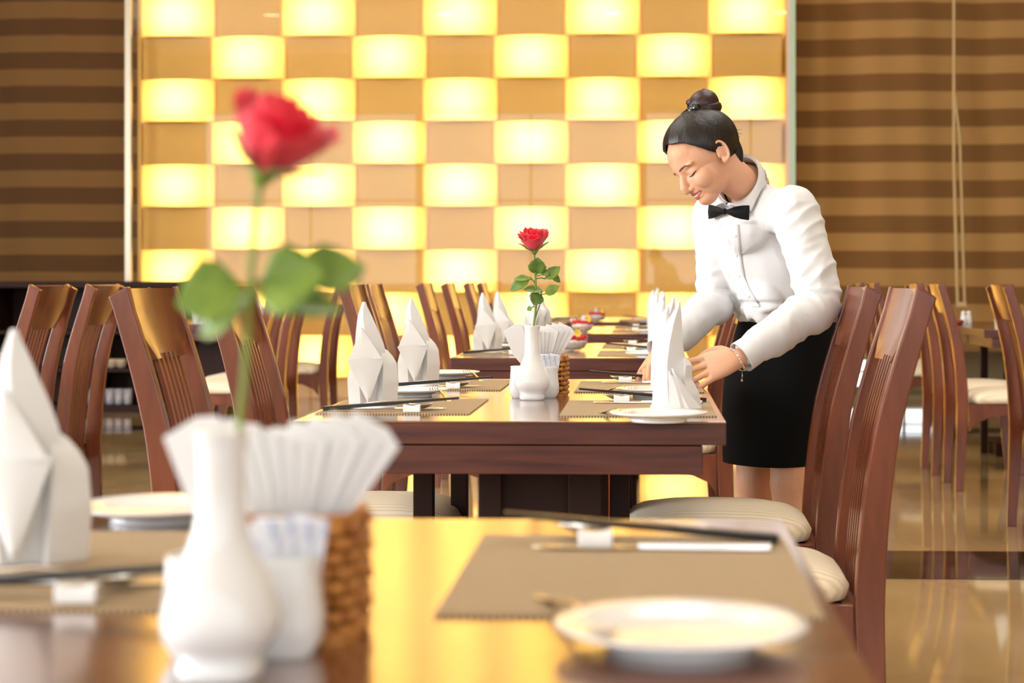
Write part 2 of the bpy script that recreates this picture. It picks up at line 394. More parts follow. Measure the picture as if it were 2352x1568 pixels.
def make_chair():
    r = empty('dining_chair', (0,0,0))
    for s in (-1, 1):
        bm = bmesh.new(); y0, y1 = sorted((s*HW, s*(HW-.026))); prism(bm, post_poly(), y0, y1)
        obj('rear_post', bm, wood_chair, r, bevel=.003)
    for s in (-1, 1):
        bm = bmesh.new()
        poly = [(.225,.405),(.232,.2),(.245,0),(.212,0),(.192,.2),(.165,.34),(.10,.405)]
        y0, y1 = sorted((s*(HW+.005), s*(HW-.03))); prism(bm, poly, y0, y1)
        obj('front_leg', bm, wood_chair, r, bevel=.003)
    # seat frame with arched side rails
    bm = bmesh.new()
    arch = [(-.17,.415),(.225,.415),(.225,.35),(.19,.33),(.13,.352),(.03,.362),(-.07,.352),(-.14,.32),(-.17,.28)]
    for s in (-1, 1):
        y0, y1 = sorted((s*(HW-.003), s*(HW-.022))); prism(bm, arch, y0, y1)
    box(bm, .20, .222, -HW+.02, HW-.02, .345, .414); box(bm, -.17, -.15, -HW+.02, HW-.02, .345, .414)
    box(bm, -.15, .2, -HW+.02, HW-.02, .39, .412)
    obj('seat_frame', bm, wood_chair, r, bevel=.002)
    # padded seat
    bm = bmesh.new(); rings = []
    for z, k, ins in ((.414,1,.012),(.418,1,0),(.438,1,-.006),(.456,1,.004),(.470,.97,.03),(.480,.9,.075),(.484,.7,.13)):
        ring = []
        for i in range(40):
            t = 2*PI*i/40; c, s = math.cos(t), math.sin(t)
            x = math.copysign(abs(c)**.42, c); y = math.copysign(abs(s)**.42, s)
            front = 1.06 if x > 0 else .99
            ring.append((.045+x*(.212-ins), y*(.198-ins)*(1+.05*x), z+.004*math.cos(x*1.5)))
        rings.append(ring)
    loft(bm, rings); obj('seat_cushion', bm, cushion, r, smooth=True)
    # crest rail with its tongue
    bm = bmesh.new(); rings = []
    for z, hw in ((.994,HW-.026),(.94,HW-.026),(.905,HW-.028),(.885,HW-.045),(.868,HW-.066),(.855,HW-.076)):
        ring = []
        for i in range(11):
            u = -1+2*i/10; ring.append((front_x(z)-.004-.010*(1-u*u), u*hw, z))
        for i in range(11):
            u = 1-2*i/10; ring.append((front_x(z)-.026-.010*(1-u*u), u*hw, z-.004))
        rings.append(ring)
    loft(bm, rings); obj('crest_rail', bm, wood_chair, r, angle=35)
    # slats
    bm = bmesh.new()
    for k in range(6):
        y = -.0775+.031*k; rings = []
        for i in range(15):
            z = lerp(.41, .865, i/14); x = front_x(z)-.018
            rings.append([(x+.007, y-.007, z), (x+.007, y+.007, z), (x-.002, y+.007, z), (x-.002, y-.007, z)])
        loft(bm, rings)
    for s in (-1, 1):
        rings = []
        for i in range(15):
            z = lerp(.41, .90, i/14); x = front_x(z)-.018; yy = s*(HW-.042)
            rings.append([(x+.006, yy-.014, z), (x+.006, yy+.016, z), (x-.006, yy+.016, z), (x-.006, yy-.014, z)])
    obj('back_slats', bm, wood_chair, r)
    return r
chair0 = make_chair(); used = [False]
def chair(X, Yn, face, label, group):
    """X: rearmost of the back; Yn: near side; face +1 looks right, -1 looks left"""
    r = copy_tree(chair0) if used[0] else chair0; used[0] = True
    off = .324
    r.location = (X+off if face > 0 else X-off, Yn+HW, 0); r.rotation_euler = (0, 0, 0 if face > 0 else PI)
    tag(r, label, 'chair', group); return r
G1, G2, G3, G4 = 'chairs along the right side of the middle tables', 'chairs along the left side of the middle tables', 'chairs of the far right row', 'chairs of the far left row'
R = [chair(.537, 3.20, -1, 'reddish wooden chair closest of all, its seat half hidden by the front table', G1),
     chair(.537, 3.93, -1, 'wooden chair with full cream seat showing, directly in front of the waitress', G1),
     chair(.40, 5.95, -1, 'wooden chair behind the skirt of the waitress, cream seat edge by the table corner', G1),
     chair(.39, 6.62, -1, 'wooden chair whose back shows between the arm and the skirt of the waitress', G1)]
for Xx, Yn, lb in ((-1.03,3.30,'large blurred reddish wooden chair left of the foreground rose stem'), (-1.03,4.02,'blurred wooden chair whose back rises behind the foreground rose leaves'),
        (-1.04,5.85,'amber lit wooden chair directly behind the nearest napkin left on the middle table'), (-1.075,6.5,'wooden chair next behind the amber lit one beyond the nearest left napkin'),
        (-1.12,8.46,'dark wooden chair nearest of the four slim ones beyond the left napkins'), (-1.08,9.15,'dark wooden chair with olive lit crest, second of four beyond the left napkins'),
        (-1.14,10.85,'dark wooden chair third of the four beyond the left napkins'), (-1.12,11.5,'dark wooden chair furthest of the four beyond the left napkins')):
    chair(Xx, Yn, 1, lb, G2)
for Yn, lb in ((6.86,'wooden chair cut off by the right edge of the photo'), (8.40,'wooden chair on the far right with its cream seat in full view'),
        (9.08,'wooden chair just left of the full seat chair in the far right row'), (10.75,'added dark far chair of the right row, hiding the bright window strip'), (11.45,'added furthest dark chair of the right row, hiding the bright window strip')):  # last two added to block the direct view of the low window
    chair(1.40, Yn, 1, lb, G3)
for Xx, Yn, lb in ((-1.90,5.98,'dark wooden chair seen from behind, second from the left photo edge'), (-1.90,5.42,'dark wooden chair seen from behind at the left photo edge'),
        (-1.90,9.0,'slim dark chair back under the foreground rose leaves, left of a pair'), (-1.90,9.6,'slim dark chair back under the foreground rose leaves, right of a pair'), (-1.9,10.9,'far dark wooden chair in front of the dark cabinet')):
    chair(Xx, Yn, -1, lb, G4)
# ------------------------------------------------------------------ tables
TW, TD, TZ = .80, .69, .75
def make_table():
    r = empty('dining_table', (0,0,0))
    bm = bmesh.new(); box(bm, -TW/2, TW/2, 0.0015, TD-.0015, TZ-.004, TZ); obj('table_surface', bm, wood_top, r, bevel=.0012)
    bm = bmesh.new(); box(bm, -TW/2, TW/2, 0.0015, TD-.0015, TZ-.043, TZ-.004); obj('tabletop', bm, wood_edge, r, bevel=.002)
    bm = bmesh.new(); box(bm, -TW/2+.046, TW/2-.046, .03, TD-.03, TZ-.048, TZ-.043); obj('shadow_gap', bm, groove, r)
    bm = bmesh.new(); i = .043
    box(bm, -TW/2+i, TW/2-i, .005, .027, TZ-.098, TZ-.045); box(bm, -TW/2+i, TW/2-i, TD-.03, TD-.008, TZ-.098, TZ-.045)
    box(bm, -TW/2+i, -TW/2+i+.022, .027, TD-.03, TZ-.098, TZ-.045); box(bm, TW/2-i-.022, TW/2-i, .027, TD-.03, TZ-.098, TZ-.045)
    obj('apron', bm, wood_edge, r, bevel=.002)
    bm = bmesh.new()
    box(bm, -.065, .155, TD/2-.12, TD/2+.12, .08, TZ-.098); box(bm, -.075, -.03, TD/2-.14, TD/2-.12, .08, TZ-.098)
    box(bm, .10, .165, TD/2-.14, TD/2-.12, .08, TZ-.098)
    obj('pedestal', bm, wood_dark, r, bevel=.003)
    bm = bmesh.new(); box(bm, -.17, .17, TD/2-.2, TD/2+.2, 0, .08); obj('base', bm, wood_dark, r, bevel=.006)
    for x in (-.20, .20):
        bm = bmesh.new(); box(bm, x-.02, x+.02, TD/2-.02, TD/2+.02, 0, TZ-.098); obj('leg', bm, wood_dark, r, bevel=.002)
    return r
table0 = make_table(); tcount = [0]
def table(Xc, Y0, label, group='dining tables of the middle row'):
    r = table0 if tcount[0] == 0 else copy_tree(table0); tcount[0] += 1
    r.location = (Xc, Y0, 0); tag(r, label, 'table', group)
XC = -.25
TY = [.52, 1.205, 3.20, 3.885, 5.81, 6.50, 8.46, 9.15, 10.82, 11.51]
TL = ['nearest dark wood table at the bottom edge, under the blurred vase', 'front wood table with the large placemat and chopsticks, behind the seam',
      'dark wood table in the middle with its thick front edge facing us', 'wood table the waitress is setting, joined behind the middle one',
      'wood table beyond the waitress bearing the first red petal bowl', 'wood table joined behind the first petal bowl', 'far wood table bearing the second red petal bowl behind the rose',
      'far wood table joined behind the second petal bowl', 'thin dark sliver of table near the glowing wall with third petal bowl', 'furthest table before the glowing wall']
for y, l in zip(TY, TL): table(XC, y, l)
for y, l in ((9.2, 'dark table beyond the right chairs with a folded napkin'), (9.9, 'dark table under the white shakers at far right')): table(2.18, y, l, 'dining tables of the right row')
for y, l in ((10.2, 'dark table at far left with pale napkins'), (10.89, 'dark table behind the one with pale napkins at far left'), (5.5, 'dark table beside the chairs at the left photo edge')): table(-2.68, y, l, 'dining tables of the left row')
# ------------------------------------------------------------------ table setting pieces
def mk_placemat():
    bm = bmesh.new(); box(bm, -.15, .15, -.21, .21, 0, .0025); return obj('placemat', bm, mat_fabric)
def mk_plate():
    r = empty('side_plate', (0,0,0))
    bm = bmesh.new(); lathe(bm, [(.0,.009),(.05,.0095),(.062,.0125),(.078,.0165),(.0895,.0185),(.0905,.0175),(.088,.0150),(.070,.0100),(.056,.006),(.0,.0055)], n=56)
    obj('dish', bm, china, r, smooth=True)
    bm = bmesh.new(); lathe(bm, [(.053,.0065),(.052,.0),(.048,.0),(.046,.0065)], n=48); obj('foot_ring', bm, china, r, smooth=True)
    return r
def mk_rest():
    bm = bmesh.new(); rings = []
    for i in range(9):
        u = -1+i/4; x = u*.0165*1.0; h = .0125+.0035*u*u
        rings.append([(x, -.010, 0), (x, .010, 0), (x, .0105, h*.6), (x, .007, h), (x, -.007, h), (x, -.0105, h*.6)])
    loft(bm, rings); return obj('chopstick_rest', bm, china, angle=40, bevel=.0012)
def mk_chopstick():
    bm = bmesh.new(); rings = []
    for i in range(8):
        t = i/7; r = lerp(.0022, .0042, t); x = lerp(-.135, .135, t)
        rings.append([(x, -r, -r), (x, r, -r), (x, r, r), (x, -r, r)])
    loft(bm, rings); return obj('chopstick', bm, black_lacquer, bevel=.0006)
def flatbar(bm, pts, z, th=.0018):
    """pts: x, half width, z offset"""
    rings = [[(x, -w_, z+dz), (x, w_, z+dz), (x, w_*.8, z+dz+th), (x, -w_*.8, z+dz+th)] for x, w_, dz in pts]
    loft(bm, rings)
def mk_knife():
    r = empty('table_knife', (0,0,0))
    bm = bmesh.new(); flatbar(bm, [(-.115,.001,.0),(-.108,.006,.0),(-.09,.009,0),(-.03,.009,0),(-.012,.005,0)], .002, .0012); obj('blade', bm, steel, r, angle=30)
    bm = bmesh.new(); flatbar(bm, [(-.014,.0035,0),(0,.004,0),(.06,.006,0),(.10,.008,0),(.112,.006,0),(.114,.002,0)], .0005, .0055); obj('handle', bm, steel, r, bevel=.001, angle=40)
    return r
def mk_spoon(name, fork=False):
    r = empty(name, (0,0,0))
    bm = bmesh.new(); rings = []
    if not fork:
        for i in range(11):
            t = i/10; x = -.115+.058*t; w_ = .0185*math.sin(PI*min(1, .08+t*.9))**.6; d = .010*math.sin(PI*t)
            rings.append([(x, w_*u, .012+.006*(t-.5)**2-d*(1-u*u)*-1*(-1)+.0) for u in (-1,-.6,-.2,.2,.6,1)]+[(x, w_*u, .0135+.006*(t-.5)**2-d*(1-u*u)) for u in (1,.6,.2,-.2,-.6,-1)])
        loft(bm, rings); obj('bowl', bm, steel, r, smooth=True)
    else:
        for k in range(4):
            y = -.0085+.00567*k
            flatbar_pts = [(-.118, .0008, .020), (-.10, .0015, .011), (-.075, .0018, .007)]
            rr = [[(x, y-w_, dz), (x, y+w_, dz), (x, y+w_, dz+.0015), (x, y-w_, dz+.0015)] for x, w_, dz in flatbar_pts]; loft(bm, rr)
        rr = [[(x, -w_, dz), (x, w_, dz), (x, w_, dz+.0015), (x, -w_, dz+.0015)] for x, w_, dz in [(-.076,.0105,.007),(-.065,.0105,.0065),(-.052,.005,.009)]]; loft(bm, rr)
        obj('tines', bm, steel, r, angle=30)
    bm = bmesh.new()
    rr = [[(x, -w_, dz), (x, w_, dz), (x, w_*.7, dz+.002), (x, -w_*.7, dz+.002)] for x, w_, dz in
          [(-.058,.0035,.010),(-.045,.0028,.0145),(-.02,.003,.017),(.03,.0035,.011),(.08,.006,.003),(.098,.0075,.001),(.105,.004,.001)]]
    loft(bm, rr); obj('handle', bm, steel, r, angle=30, bevel=.0006)
    return r
# folded linen napkins
def cone_sheet(bm, base, rx, ry, tip, h, p=.8, z0=0, fold=.10, nf=5, ph=0, cut=1.0, seg=32, rows=12, flare=0):
    rings = []
    for k in range(rows+1):
        t = k/rows*cut
        s = max(.02, (1-t)**p)+flare*(1-t)**6
        cx = base[0]+(tip[0]-base[0])*t; cy_ = base[1]+(tip[1]-base[1])*t
        ring = []
        for i in range(seg):
            a = 2*PI*i/seg
            tri = 2*abs(((a*nf/(2*PI)+ph) % 1)-.5)          # creases
            rr = 1-fold*tri*(1-.4*t)+.03*math.sin(3*a+5*t+ph*7)
            ring.append((cx+rx*s*rr*math.cos(a), cy_+ry*s*rr*math.sin(a), z0+h*t))
        rings.append(ring)
    loft(bm, rings)
def flap(bm, a, b, c, thick=.002, bulge=.006):
    """curved triangular flap a,b base corners, c tip"""
    a, b, c = V(a), V(b), V(c); n = (b-a).cross(c-a).normalized(); rows = []
    for k in range(9):
        t = k/8; l = a.lerp(c, t); r = b.lerp(c, t*.999); row = []
        for i in range(7):
            u = i/6; row.append(l.lerp(r, u)+n*(bulge*math.sin(PI*u)*(1-t*.6)))
        rows.append(row)
    for sgn in (1,):
        loft(bm, rows, cap=False, closed=False)
        loft(bm, [[p-n*thick for p in row] for row in rows], cap=False, closed=False)
def crisp(o):
    return o
def spire(bm, prof, y0, seed=0):
    """folded cloth spire: prof rows are z, left x, right x, ridge position 0-1, depth"""
    rings = []; n_ = 22; z0, z1 = prof[0][0], prof[-1][0]
    for k in range(n_+1):
        z = lerp(z0, z1, k/n_); L_, R_, u, d = interp(prof, z)
        w1 = .003*noise.noise(V((z*30, seed, 1))); w2 = .003*noise.noise(V((z*26, seed, 5)))
        X_ = lambda t: lerp(L_, R_, t)
        rings.append([(X_(0), y0+w1, z), (X_(u*.5), y0-d*.62+w2, z), (X_(u), y0-d, z), (X_(lerp(u,1,.45)), y0-d*.60-w1, z), (X_(1), y0+w2, z),
                      (X_(.72), y0+d*.7, z), (X_(.5+w1*20), y0+d*.9, z), (X_(.25), y0+d*.65, z)])
    loft(bm, rings)
def mk_napkin_twin():
    bm = bmesh.new()
    spire(bm, [(0,-.048,.022,.5,.034),(.06,-.046,.018,.5,.030),(.12,-.043,.008,.55,.024),(.165,-.038,-.006,.6,.016),(.185,-.031,-.012,.6,.010),(.198,-.020,-.013,.5,.004),(.209,-.0165,-.0150,.5,.001)], .014, 1)
    spire(bm, [(0,-.036,.040,.35,.040),(.05,-.038,.034,.35,.038),(.088,-.038,.022,.4,.032),(.13,-.030,.015,.45,.024),(.17,-.018,.0135,.5,.016),(.190,-.006,.0125,.5,.009),(.205,.003,.012,.5,.004),(.214,.0045,.0115,.5,.002)], -.004, 2)
    spire(bm, [(0,-.006,.053,.6,.036),(.03,-.004,.048,.6,.034),(.052,.0,.038,.6,.028),(.055,.0,.034,.6,.026),(.088,.006,.033,.6,.020),(.100,.010,.024,.5,.008),(.106,.013,.015,.5,.001)], .0, 3)
    flap(bm, (-.050,-.026,.001), (.032,-.050,.001), (-.008,-.036,.078), bulge=.006)
    flap(bm, (.018,-.052,.001), (.054,-.018,.001), (-.004,-.038,.082), bulge=.005)
    return obj('folded_napkin', bm, linen, angle=24)
def mk_napkin_spire():
    bm = bmesh.new()
    spire(bm, [(0,-.046,.030,.4,.036),(.04,-.050,.032,.4,.040),(.08,-.043,.032,.45,.036),(.12,-.037,.026,.45,.030),(.155,-.034,.012,.5,.020),(.18,-.031,.001,.45,.012),(.203,-.024,-.011,.5,.005),(.212,-.021,-.014,.5,.001)], 0, 4)
    spire(bm, [(0,-.010,.050,.6,.036),(.05,-.008,.054,.6,.034),(.085,-.006,.050,.6,.028),(.100,-.004,.041,.6,.020),(.112,.0,.030,.6,.012),(.122,.004,.014,.5,.002)], .008, 5)
    spire(bm, [(0,-.050,.0,.5,.03),(.05,-.054,-.006,.5,.03),(.082,-.046,-.012,.5,.018),(.096,-.036,-.026,.5,.003)], .004, 6)
    flap(bm, (-.046,-.028,.092), (.034,-.030,.100), (.004,-.048,.004), bulge=-.008)
    flap(bm, (-.044,-.030,.090), (.030,-.036,.096), (-.018,-.020,.160), bulge=.006)
    return obj('folded_napkin', bm, linen, angle=24)
proto = {}
def proto_use(key, maker):
    if key not in proto: proto[key] = maker(); return proto[key]
    return copy_tree(proto[key])
def place(key, maker, loc, rot, label, cat, group):
    o = proto_use(key, maker); o.location = loc; o.rotation_euler = rot
    return tag(o, label, cat, group)
random.seed(4)
def setting(side, Yc, where, full=True, plate=True, napkin=None, mat_=True, cutlery=True, Xc=XC, jig=.0):
    """side +1: guest sits right (faces -x); -1: guest sits left"""
    z = TZ; ang = 0 if side > 0 else PI
    mx = Xc+side*.238
    def W(dx, dy, dz=0): return (mx+side*dx, Yc+side*dy, z+dz)
    if mat_: place('mat', mk_placemat, W(0,0), (0,0,ang), 'taupe woven placemat '+where, 'placemat', 'taupe woven placemats')
    if plate: place('plate', mk_plate, W(.038,-.31,.0), (0,0,0), 'round white side plate '+where, 'plate', 'white side plates')
    if napkin:
        kk = napkin
        place(kk, mk_napkin_twin if kk == 'twin' else mk_napkin_spire, W(.074,-.02,.003), (0,0,random.uniform(-.12,.12)), 'tall folded white napkin '+where, 'napkin', 'folded napkins standing on the tables')
    if cutlery:
        zz = .003
        dr, dc, dk, ds, ra = (.145, .158, .118, .187, -.03) if side > 0 else (.185, .160, .105, .125, -.045)
        place('rest', mk_rest, W(-.036,dr,zz), (0,0,ang+.05), 'small white china chopstick rest '+where, 'chopstick rest', 'chopstick rests')
        for d in (0, .0085):
            place('stick', mk_chopstick, W(.008,dc+d,zz+.0160), (0,.082,ang+ra), 'black lacquered chopstick on its rest '+where, 'chopstick', 'black chopsticks')
        place('knife', mk_knife, W(.02,dk,zz), (0,0,ang), 'steel table knife '+where, 'knife', 'table knives')
        place('spoon', lambda: mk_spoon('soup_spoon'), W(.04,ds,zz), (0,0,ang-.06), 'steel spoon beside the chopsticks '+where, 'spoon', 'table spoons')
        if full: place('fork', lambda: mk_spoon('table_fork', True), W(-.045,-.23,.0005), (0,0,ang+1.85), 'steel fork lying on the plate rim '+where, 'fork', 'table forks')
sY = [y+TD/2 for y in TY]
setting(1, 1.547, 'at the front right of the photo', napkin=None)
setting(-1, 1.56, 'at the left edge behind the blurred vase', napkin='spire')
setting(1, 3.52, 'at the right near corner of the middle table', napkin='twin')
setting(1, 4.227, 'in front of the waitress, between her hands', napkin='twin')
setting(-1, 3.56, 'at the left near end of the middle table', napkin='spire')
setting(-1, 4.29, 'at the left far end of the middle table', napkin='spire')
setting(1, sY[4], 'right of the first petal bowl', napkin='twin', full=False)
setting(1, sY[5], 'right side behind the first petal bowl', napkin='twin', full=False)
setting(-1, sY[4]+.05, 'left of the first petal bowl', napkin='spire', full=False)
setting(-1, sY[5], 'left side behind the first petal bowl', napkin='spire', full=False)
setting(1, sY[6], 'right of the second petal bowl', napkin='twin', full=False)
setting(1, sY[7], 'right side behind the second petal bowl', napkin='twin', full=False)
setting(-1, sY[6], 'left of the second petal bowl', napkin='spire', full=False)
setting(-1, sY[7], 'left side behind the second petal bowl', napkin='spire', full=False)
setting(1, sY[8], 'right of the third petal bowl', napkin=None, full=False)
setting(-1, sY[8], 'left of the third petal bowl', napkin=None, full=False)
for (x, y, lb) in ((1.93, 9.42, 'on the far right table behind the chair backs'), (-2.70, 10.5, 'on the far left table under the curtain'), (-2.98, 10.45, 'on the far left table, leftmost there'),
                   (-2.42, 10.8, 'on the far left table near the foreground leaves'), (-2.72, 6.0, 'on the table beside the leftmost chairs')):
    place('spire', mk_napkin_spire, (x, y, TZ), (0,0,random.uniform(-.4,.4)), 'folded white napkin '+lb, 'napkin', 'folded napkins standing on the tables')
# ------------------------------------------------------------------ vases, roses, holders, baskets
def mk_vase():
    bm = bmesh.new()
    prof = [(.026,0),(.0275,.003),(.0275,.011),(.0255,.013),(.033,.022),(.0385,.031),(.039,.040),(.0365,.052),(.031,.066),(.024,.080),(.0185,.094),(.0165,.105),(.0155,.13),(.0155,.148),(.0175,.158),(.0185,.161),(.016,.1605),(.013,.155),(.0128,.10)]
    rings = []
    for r_, z in prof:
        pw = .78 if z < .012 else lerp(.86, 1, min(1, z/.08)); rings.append(ell((0,0,z), (r_,0,0), (0,r_,0), 36, pw))
    loft(bm, rings); return obj('bud_vase', bm, china, smooth=True, angle=None)
def mk_holder():
    bm = bmesh.new()
    prof = [(.023,0),(.024,.004),(.0295,.014),(.0295,.028),(.0275,.042),(.0262,.066),(.0268,.070),(.0240,.070),(.0235,.05),(.0235,.012)]
    rings = [ell((0,0,z), (r_,0,0), (0,r_*.9,0), 36, .62) for r_, z in prof]
    loft(bm, rings); return obj('sachet_holder', bm, china, smooth=True)
def mk_basket():
    r = empty('wicker_basket', (0,0,0)); hx, hy, H = .046, .042, .088
    def P(t, off): return V(ell((0,0,0),(hx+off,0,0),(0,hy+off,0),1,.5)[0]) if False else V((math.copysign(abs(math.cos(t))**.45, math.cos(t))*(hx+off), math.copysign(abs(math.sin(t))**.45, math.sin(t))*(hy+off), 0))
    bm = bmesh.new(); S = 18
    for k in range(8):
        z = .008+k*.0105; pts = []
        for i in range(S*4+1):
            t = 2*PI*i/(S*4); off = .0034*math.cos(t*S/2+PI*(k % 2)); p = P(t, off); pts.append((p.x, p.y, z))
        tube(bm, pts, .0046, 6, cap=False)
    obj('weave', bm, cane, r, smooth=True)
    bm = bmesh.new()
    for i in range(S):
        t = 2*PI*(i+.5)/S; p = P(t, 0); tube(bm, [(p.x,p.y,0),(p.x,p.y,H)], .0022, 5)
    for zz in (.002, H):
        pts = [tuple(P(2*PI*i/80, 0)+V((0,0,zz))) for i in range(81)]; tube(bm, pts, .0042, 6, cap=False)
    obj('stakes', bm, cane, r, smooth=True)
    bm = bmesh.new(); loft(bm, [[P(2*PI*i/40, -.006)+V((0,0,z)) for i in range(40)] for z in (.001,.04,.082)]); obj('lining', bm, cane_dark, r)
    return r
def mk_paper():
    """one folded paper napkin, slim at the foot and square cut at the top"""
    bm = bmesh.new(); prism(bm, [(-.010,0),(.010,0),(.017,.045),(.019,.094),(.008,.100),(-.014,.098),(-.018,.045)], -.0014, .0014)
    return obj('paper_napkin', bm, paper, bevel=.0006)
rose_m = add_noise(mat('red_petal', (.6,.0,.03), .55, sheen=.3), (.70,.002,.02), (.88,.006,.04), (1,1,1), 30, 3)
rose_dm = rose_m
leaf_m = add_noise(mat('rose_leaf', (.1,.2,.03), .42), s2l(70,104,34), s2l(128,154,58), (1,1,1), 40, 4)
stem_m = mat('green_stem', s2l(122,144,56), .5)
def petal(bm, c, ang, r0, h, open_, wdt, curl=.3, tw=0):
    rows = []
    for i in range(8):
        t = i/7; row = []
        for j in range(9):
            u = -1+j/4
            a = ang+u*wdt*(math.sin(PI*min(1, .12+.78*t))**.6)+tw*t
            rad = r0*(.25+.75*math.sin(min(1, t*1.15)*PI/2)**.8)+open_*t**2.4*(1+.1*u*u)
            z = h*t-(open_*curl*t**5)+.0015*math.cos(5*u+ang*3)*t-.10*h*u*u*t**2
            row.append((c[0]+rad*math.cos(a), c[1]+rad*math.sin(a), c[2]+z))
        rows.append(row)
    loft(bm, rows, cap=False, closed=False)
def leaf_mesh(bm, a, d, up, L, W_, fold=.25, droop=.2):
    a = V(a); d = V(d).normalized(); up = V(up); up = (up-d*up.dot(d)).normalized(); s = d.cross(up); rows = []
    for i in range(11):
        t = i/10; wv_ = W_*(math.sin(PI*t**.85)**.85)*(1+.06*math.cos(t*38)); c = a+d*(L*t)-up*(droop*L*t*t); row = []
        for j in range(7):
            u = -1+j/3; row.append(c+s*(wv_*u)+up*(fold*W_*abs(u)*math.sin(PI*t)))
        rows.append(row)
    loft(bm, rows, cap=False, closed=False)
def make_rose(name, path, head_dir, scale, leaves, label, rs=1):
    """path: stem points (world); leaves: (start, end, up, width)"""
    base = V(path[0]); r = empty(name, base); r['label'] = label; r['category'] = 'rose'
    P_ = [V(p)-base for p in path]
    # smooth path
    pts = []
    for i in range(len(P_)-1):
        for k in range(6):
            t = k/6; p0 = P_[max(0,i-1)]; p1 = P_[i]; p2 = P_[i+1]; p3 = P_[min(len(P_)-1,i+2)]
            pts.append(.5*((2*p1)+(-p0+p2)*t+(2*p0-5*p1+4*p2-p3)*t*t+(-p0+3*p1-3*p2+p3)*t**3))
    pts.append(P_[-1])
    bm = bmesh.new(); tube(bm, pts, [.0024]*(len(pts)-3)+[.0028,.004,.006], 8); obj('stem', bm, stem_m, r, smooth=True)
    hd = V(head_dir).normalized(); top = P_[-1]
    M = Matrix.Translation(top) @ hd.to_track_quat('Z', 'Y').to_matrix().to_4x4() @ Matrix.Scale(scale, 4)
    random.seed(rs); bm = bmesh.new()
    for k, (n_, r0, h, op, wd) in enumerate(((2,.006,.042,.000,1.5),(3,.011,.043,.001,1.1),(4,.016,.043,.003,.95),(4,.020,.042,.005,.95),(5,.023,.039,.008,.85))):
        for i in range(n_):
            petal(bm, (0,0,.002), 2*PI*(i+.37*k)/n_+random.uniform(-.15,.15), r0, h*random.uniform(.94,1.06), op*random.uniform(.7,1.3), wd, .45, .1)
    bmesh.ops.transform(bm, matrix=M, verts=bm.verts)
    obj('petals', bm, rose_m, r, smooth=True, solid=.0006)
    bm = bmesh.new(); tmp = bmesh.new()
    lathe(tmp, [(.003,-.006),(.007,0),(.008,.005),(.006,.008)])
    for i in range(5):
        a = 2*PI*i/5+.5; leaf_mesh(tmp, (.006*math.cos(a),.006*math.sin(a),.001), (math.cos(a)*.85,math.sin(a)*.85,.75), (math.cos(a),math.sin(a),-.6), .030, .0055, 0, -.25)
    bmesh.ops.transform(tmp, matrix=M, verts=tmp.verts)
    obj('sepals', tmp, leaf_m, r, smooth=True, solid=.0008); bm.free()
    for st, a, b_, up, wd in leaves:
        st, a, b_ = V(st)-base, V(a)-base, V(b_)-base
        bm = bmesh.new(); tube(bm, [st, st.lerp(a,.5)+V((0,0,.002)), a], .0011, 6)
        leaf_mesh(bm, a, b_-a, up, (b_-a).length, wd, .22, .12)
        obj('leaf', bm, leaf_m, r, smooth=True, solid=.0006)
def centre_piece(vx, vy, where, tag_):
    place('vase', mk_vase, (vx, vy, TZ), (0,0,0), 'slim white china bud vase '+where, 'vase', None)
    place('holder', mk_holder, (vx-.025, vy+.062, TZ), (0,0,0), 'squarish white china pot left behind the vase '+where, 'pot', None)
    place('holder', mk_holder, (vx+.026, vy+.068, TZ), (0,0,0), 'white china pot with sachets right behind the vase '+where, 'pot', None)
    place('basket', mk_basket, (vx+.022, vy+.145, TZ), (0,0,0), 'small woven cane basket '+where, 'basket', None)
centre_piece(-.278, 1.134, 'in the blurred foreground', 'front')
centre_piece(-.244, 3.78, 'at the centre of the middle table', 'mid')
def papers(vx, vy, where, wd_, amax=33):
    for k in range(11):
        t = k/10; a = math.radians(lerp(-27, amax, t))
        L = lerp(.080, .108, abs(t-.45)/.55)
        o = place('paper', mk_paper, (vx-.010+wd_*t, vy+.120+.0034*k, TZ+.064), (0, a, random.uniform(-.05,.05)), 'white paper napkin fanned out in the cane basket '+where, 'paper napkin', 'paper napkins in the basket '+where)
        o.scale = (1.3, 1, L/.1)
papers(-.244, 3.78, 'at the centre of the middle table', .026, 29)
papers(-.278, 1.134, 'in the blurred foreground', .030)
sach = mat('white_sachet', s2l(226,228,240), .6)
add_noise(sach, s2l(170,190,226), s2l(236,236,242), (1,1,1), 60, 2, .42, .5)
def mk_sachet():
    bm = bmesh.new(); box(bm, -.013, .013, -.0012, .0012, 0, .062)
    for v in bm.verts: v.co.x += .001*math.sin(v.co.z*60)
    return obj('sugar_sachet', bm, sach, bevel=.0008)
for vx, vy, where in ((-.278,1.134,'in the blurred foreground'), (-.244,3.78,'at the centre of the middle table')):
    for k in range(4):
        place('sachet', mk_sachet, (vx+.018+.006*k, vy+.060+.005*k, TZ+.032+.003*(k % 2)), (.1,-.12+.1*k,0), 'blue printed white sachet in the china pot '+where, 'sachet', 'sachets in the china pot '+where)
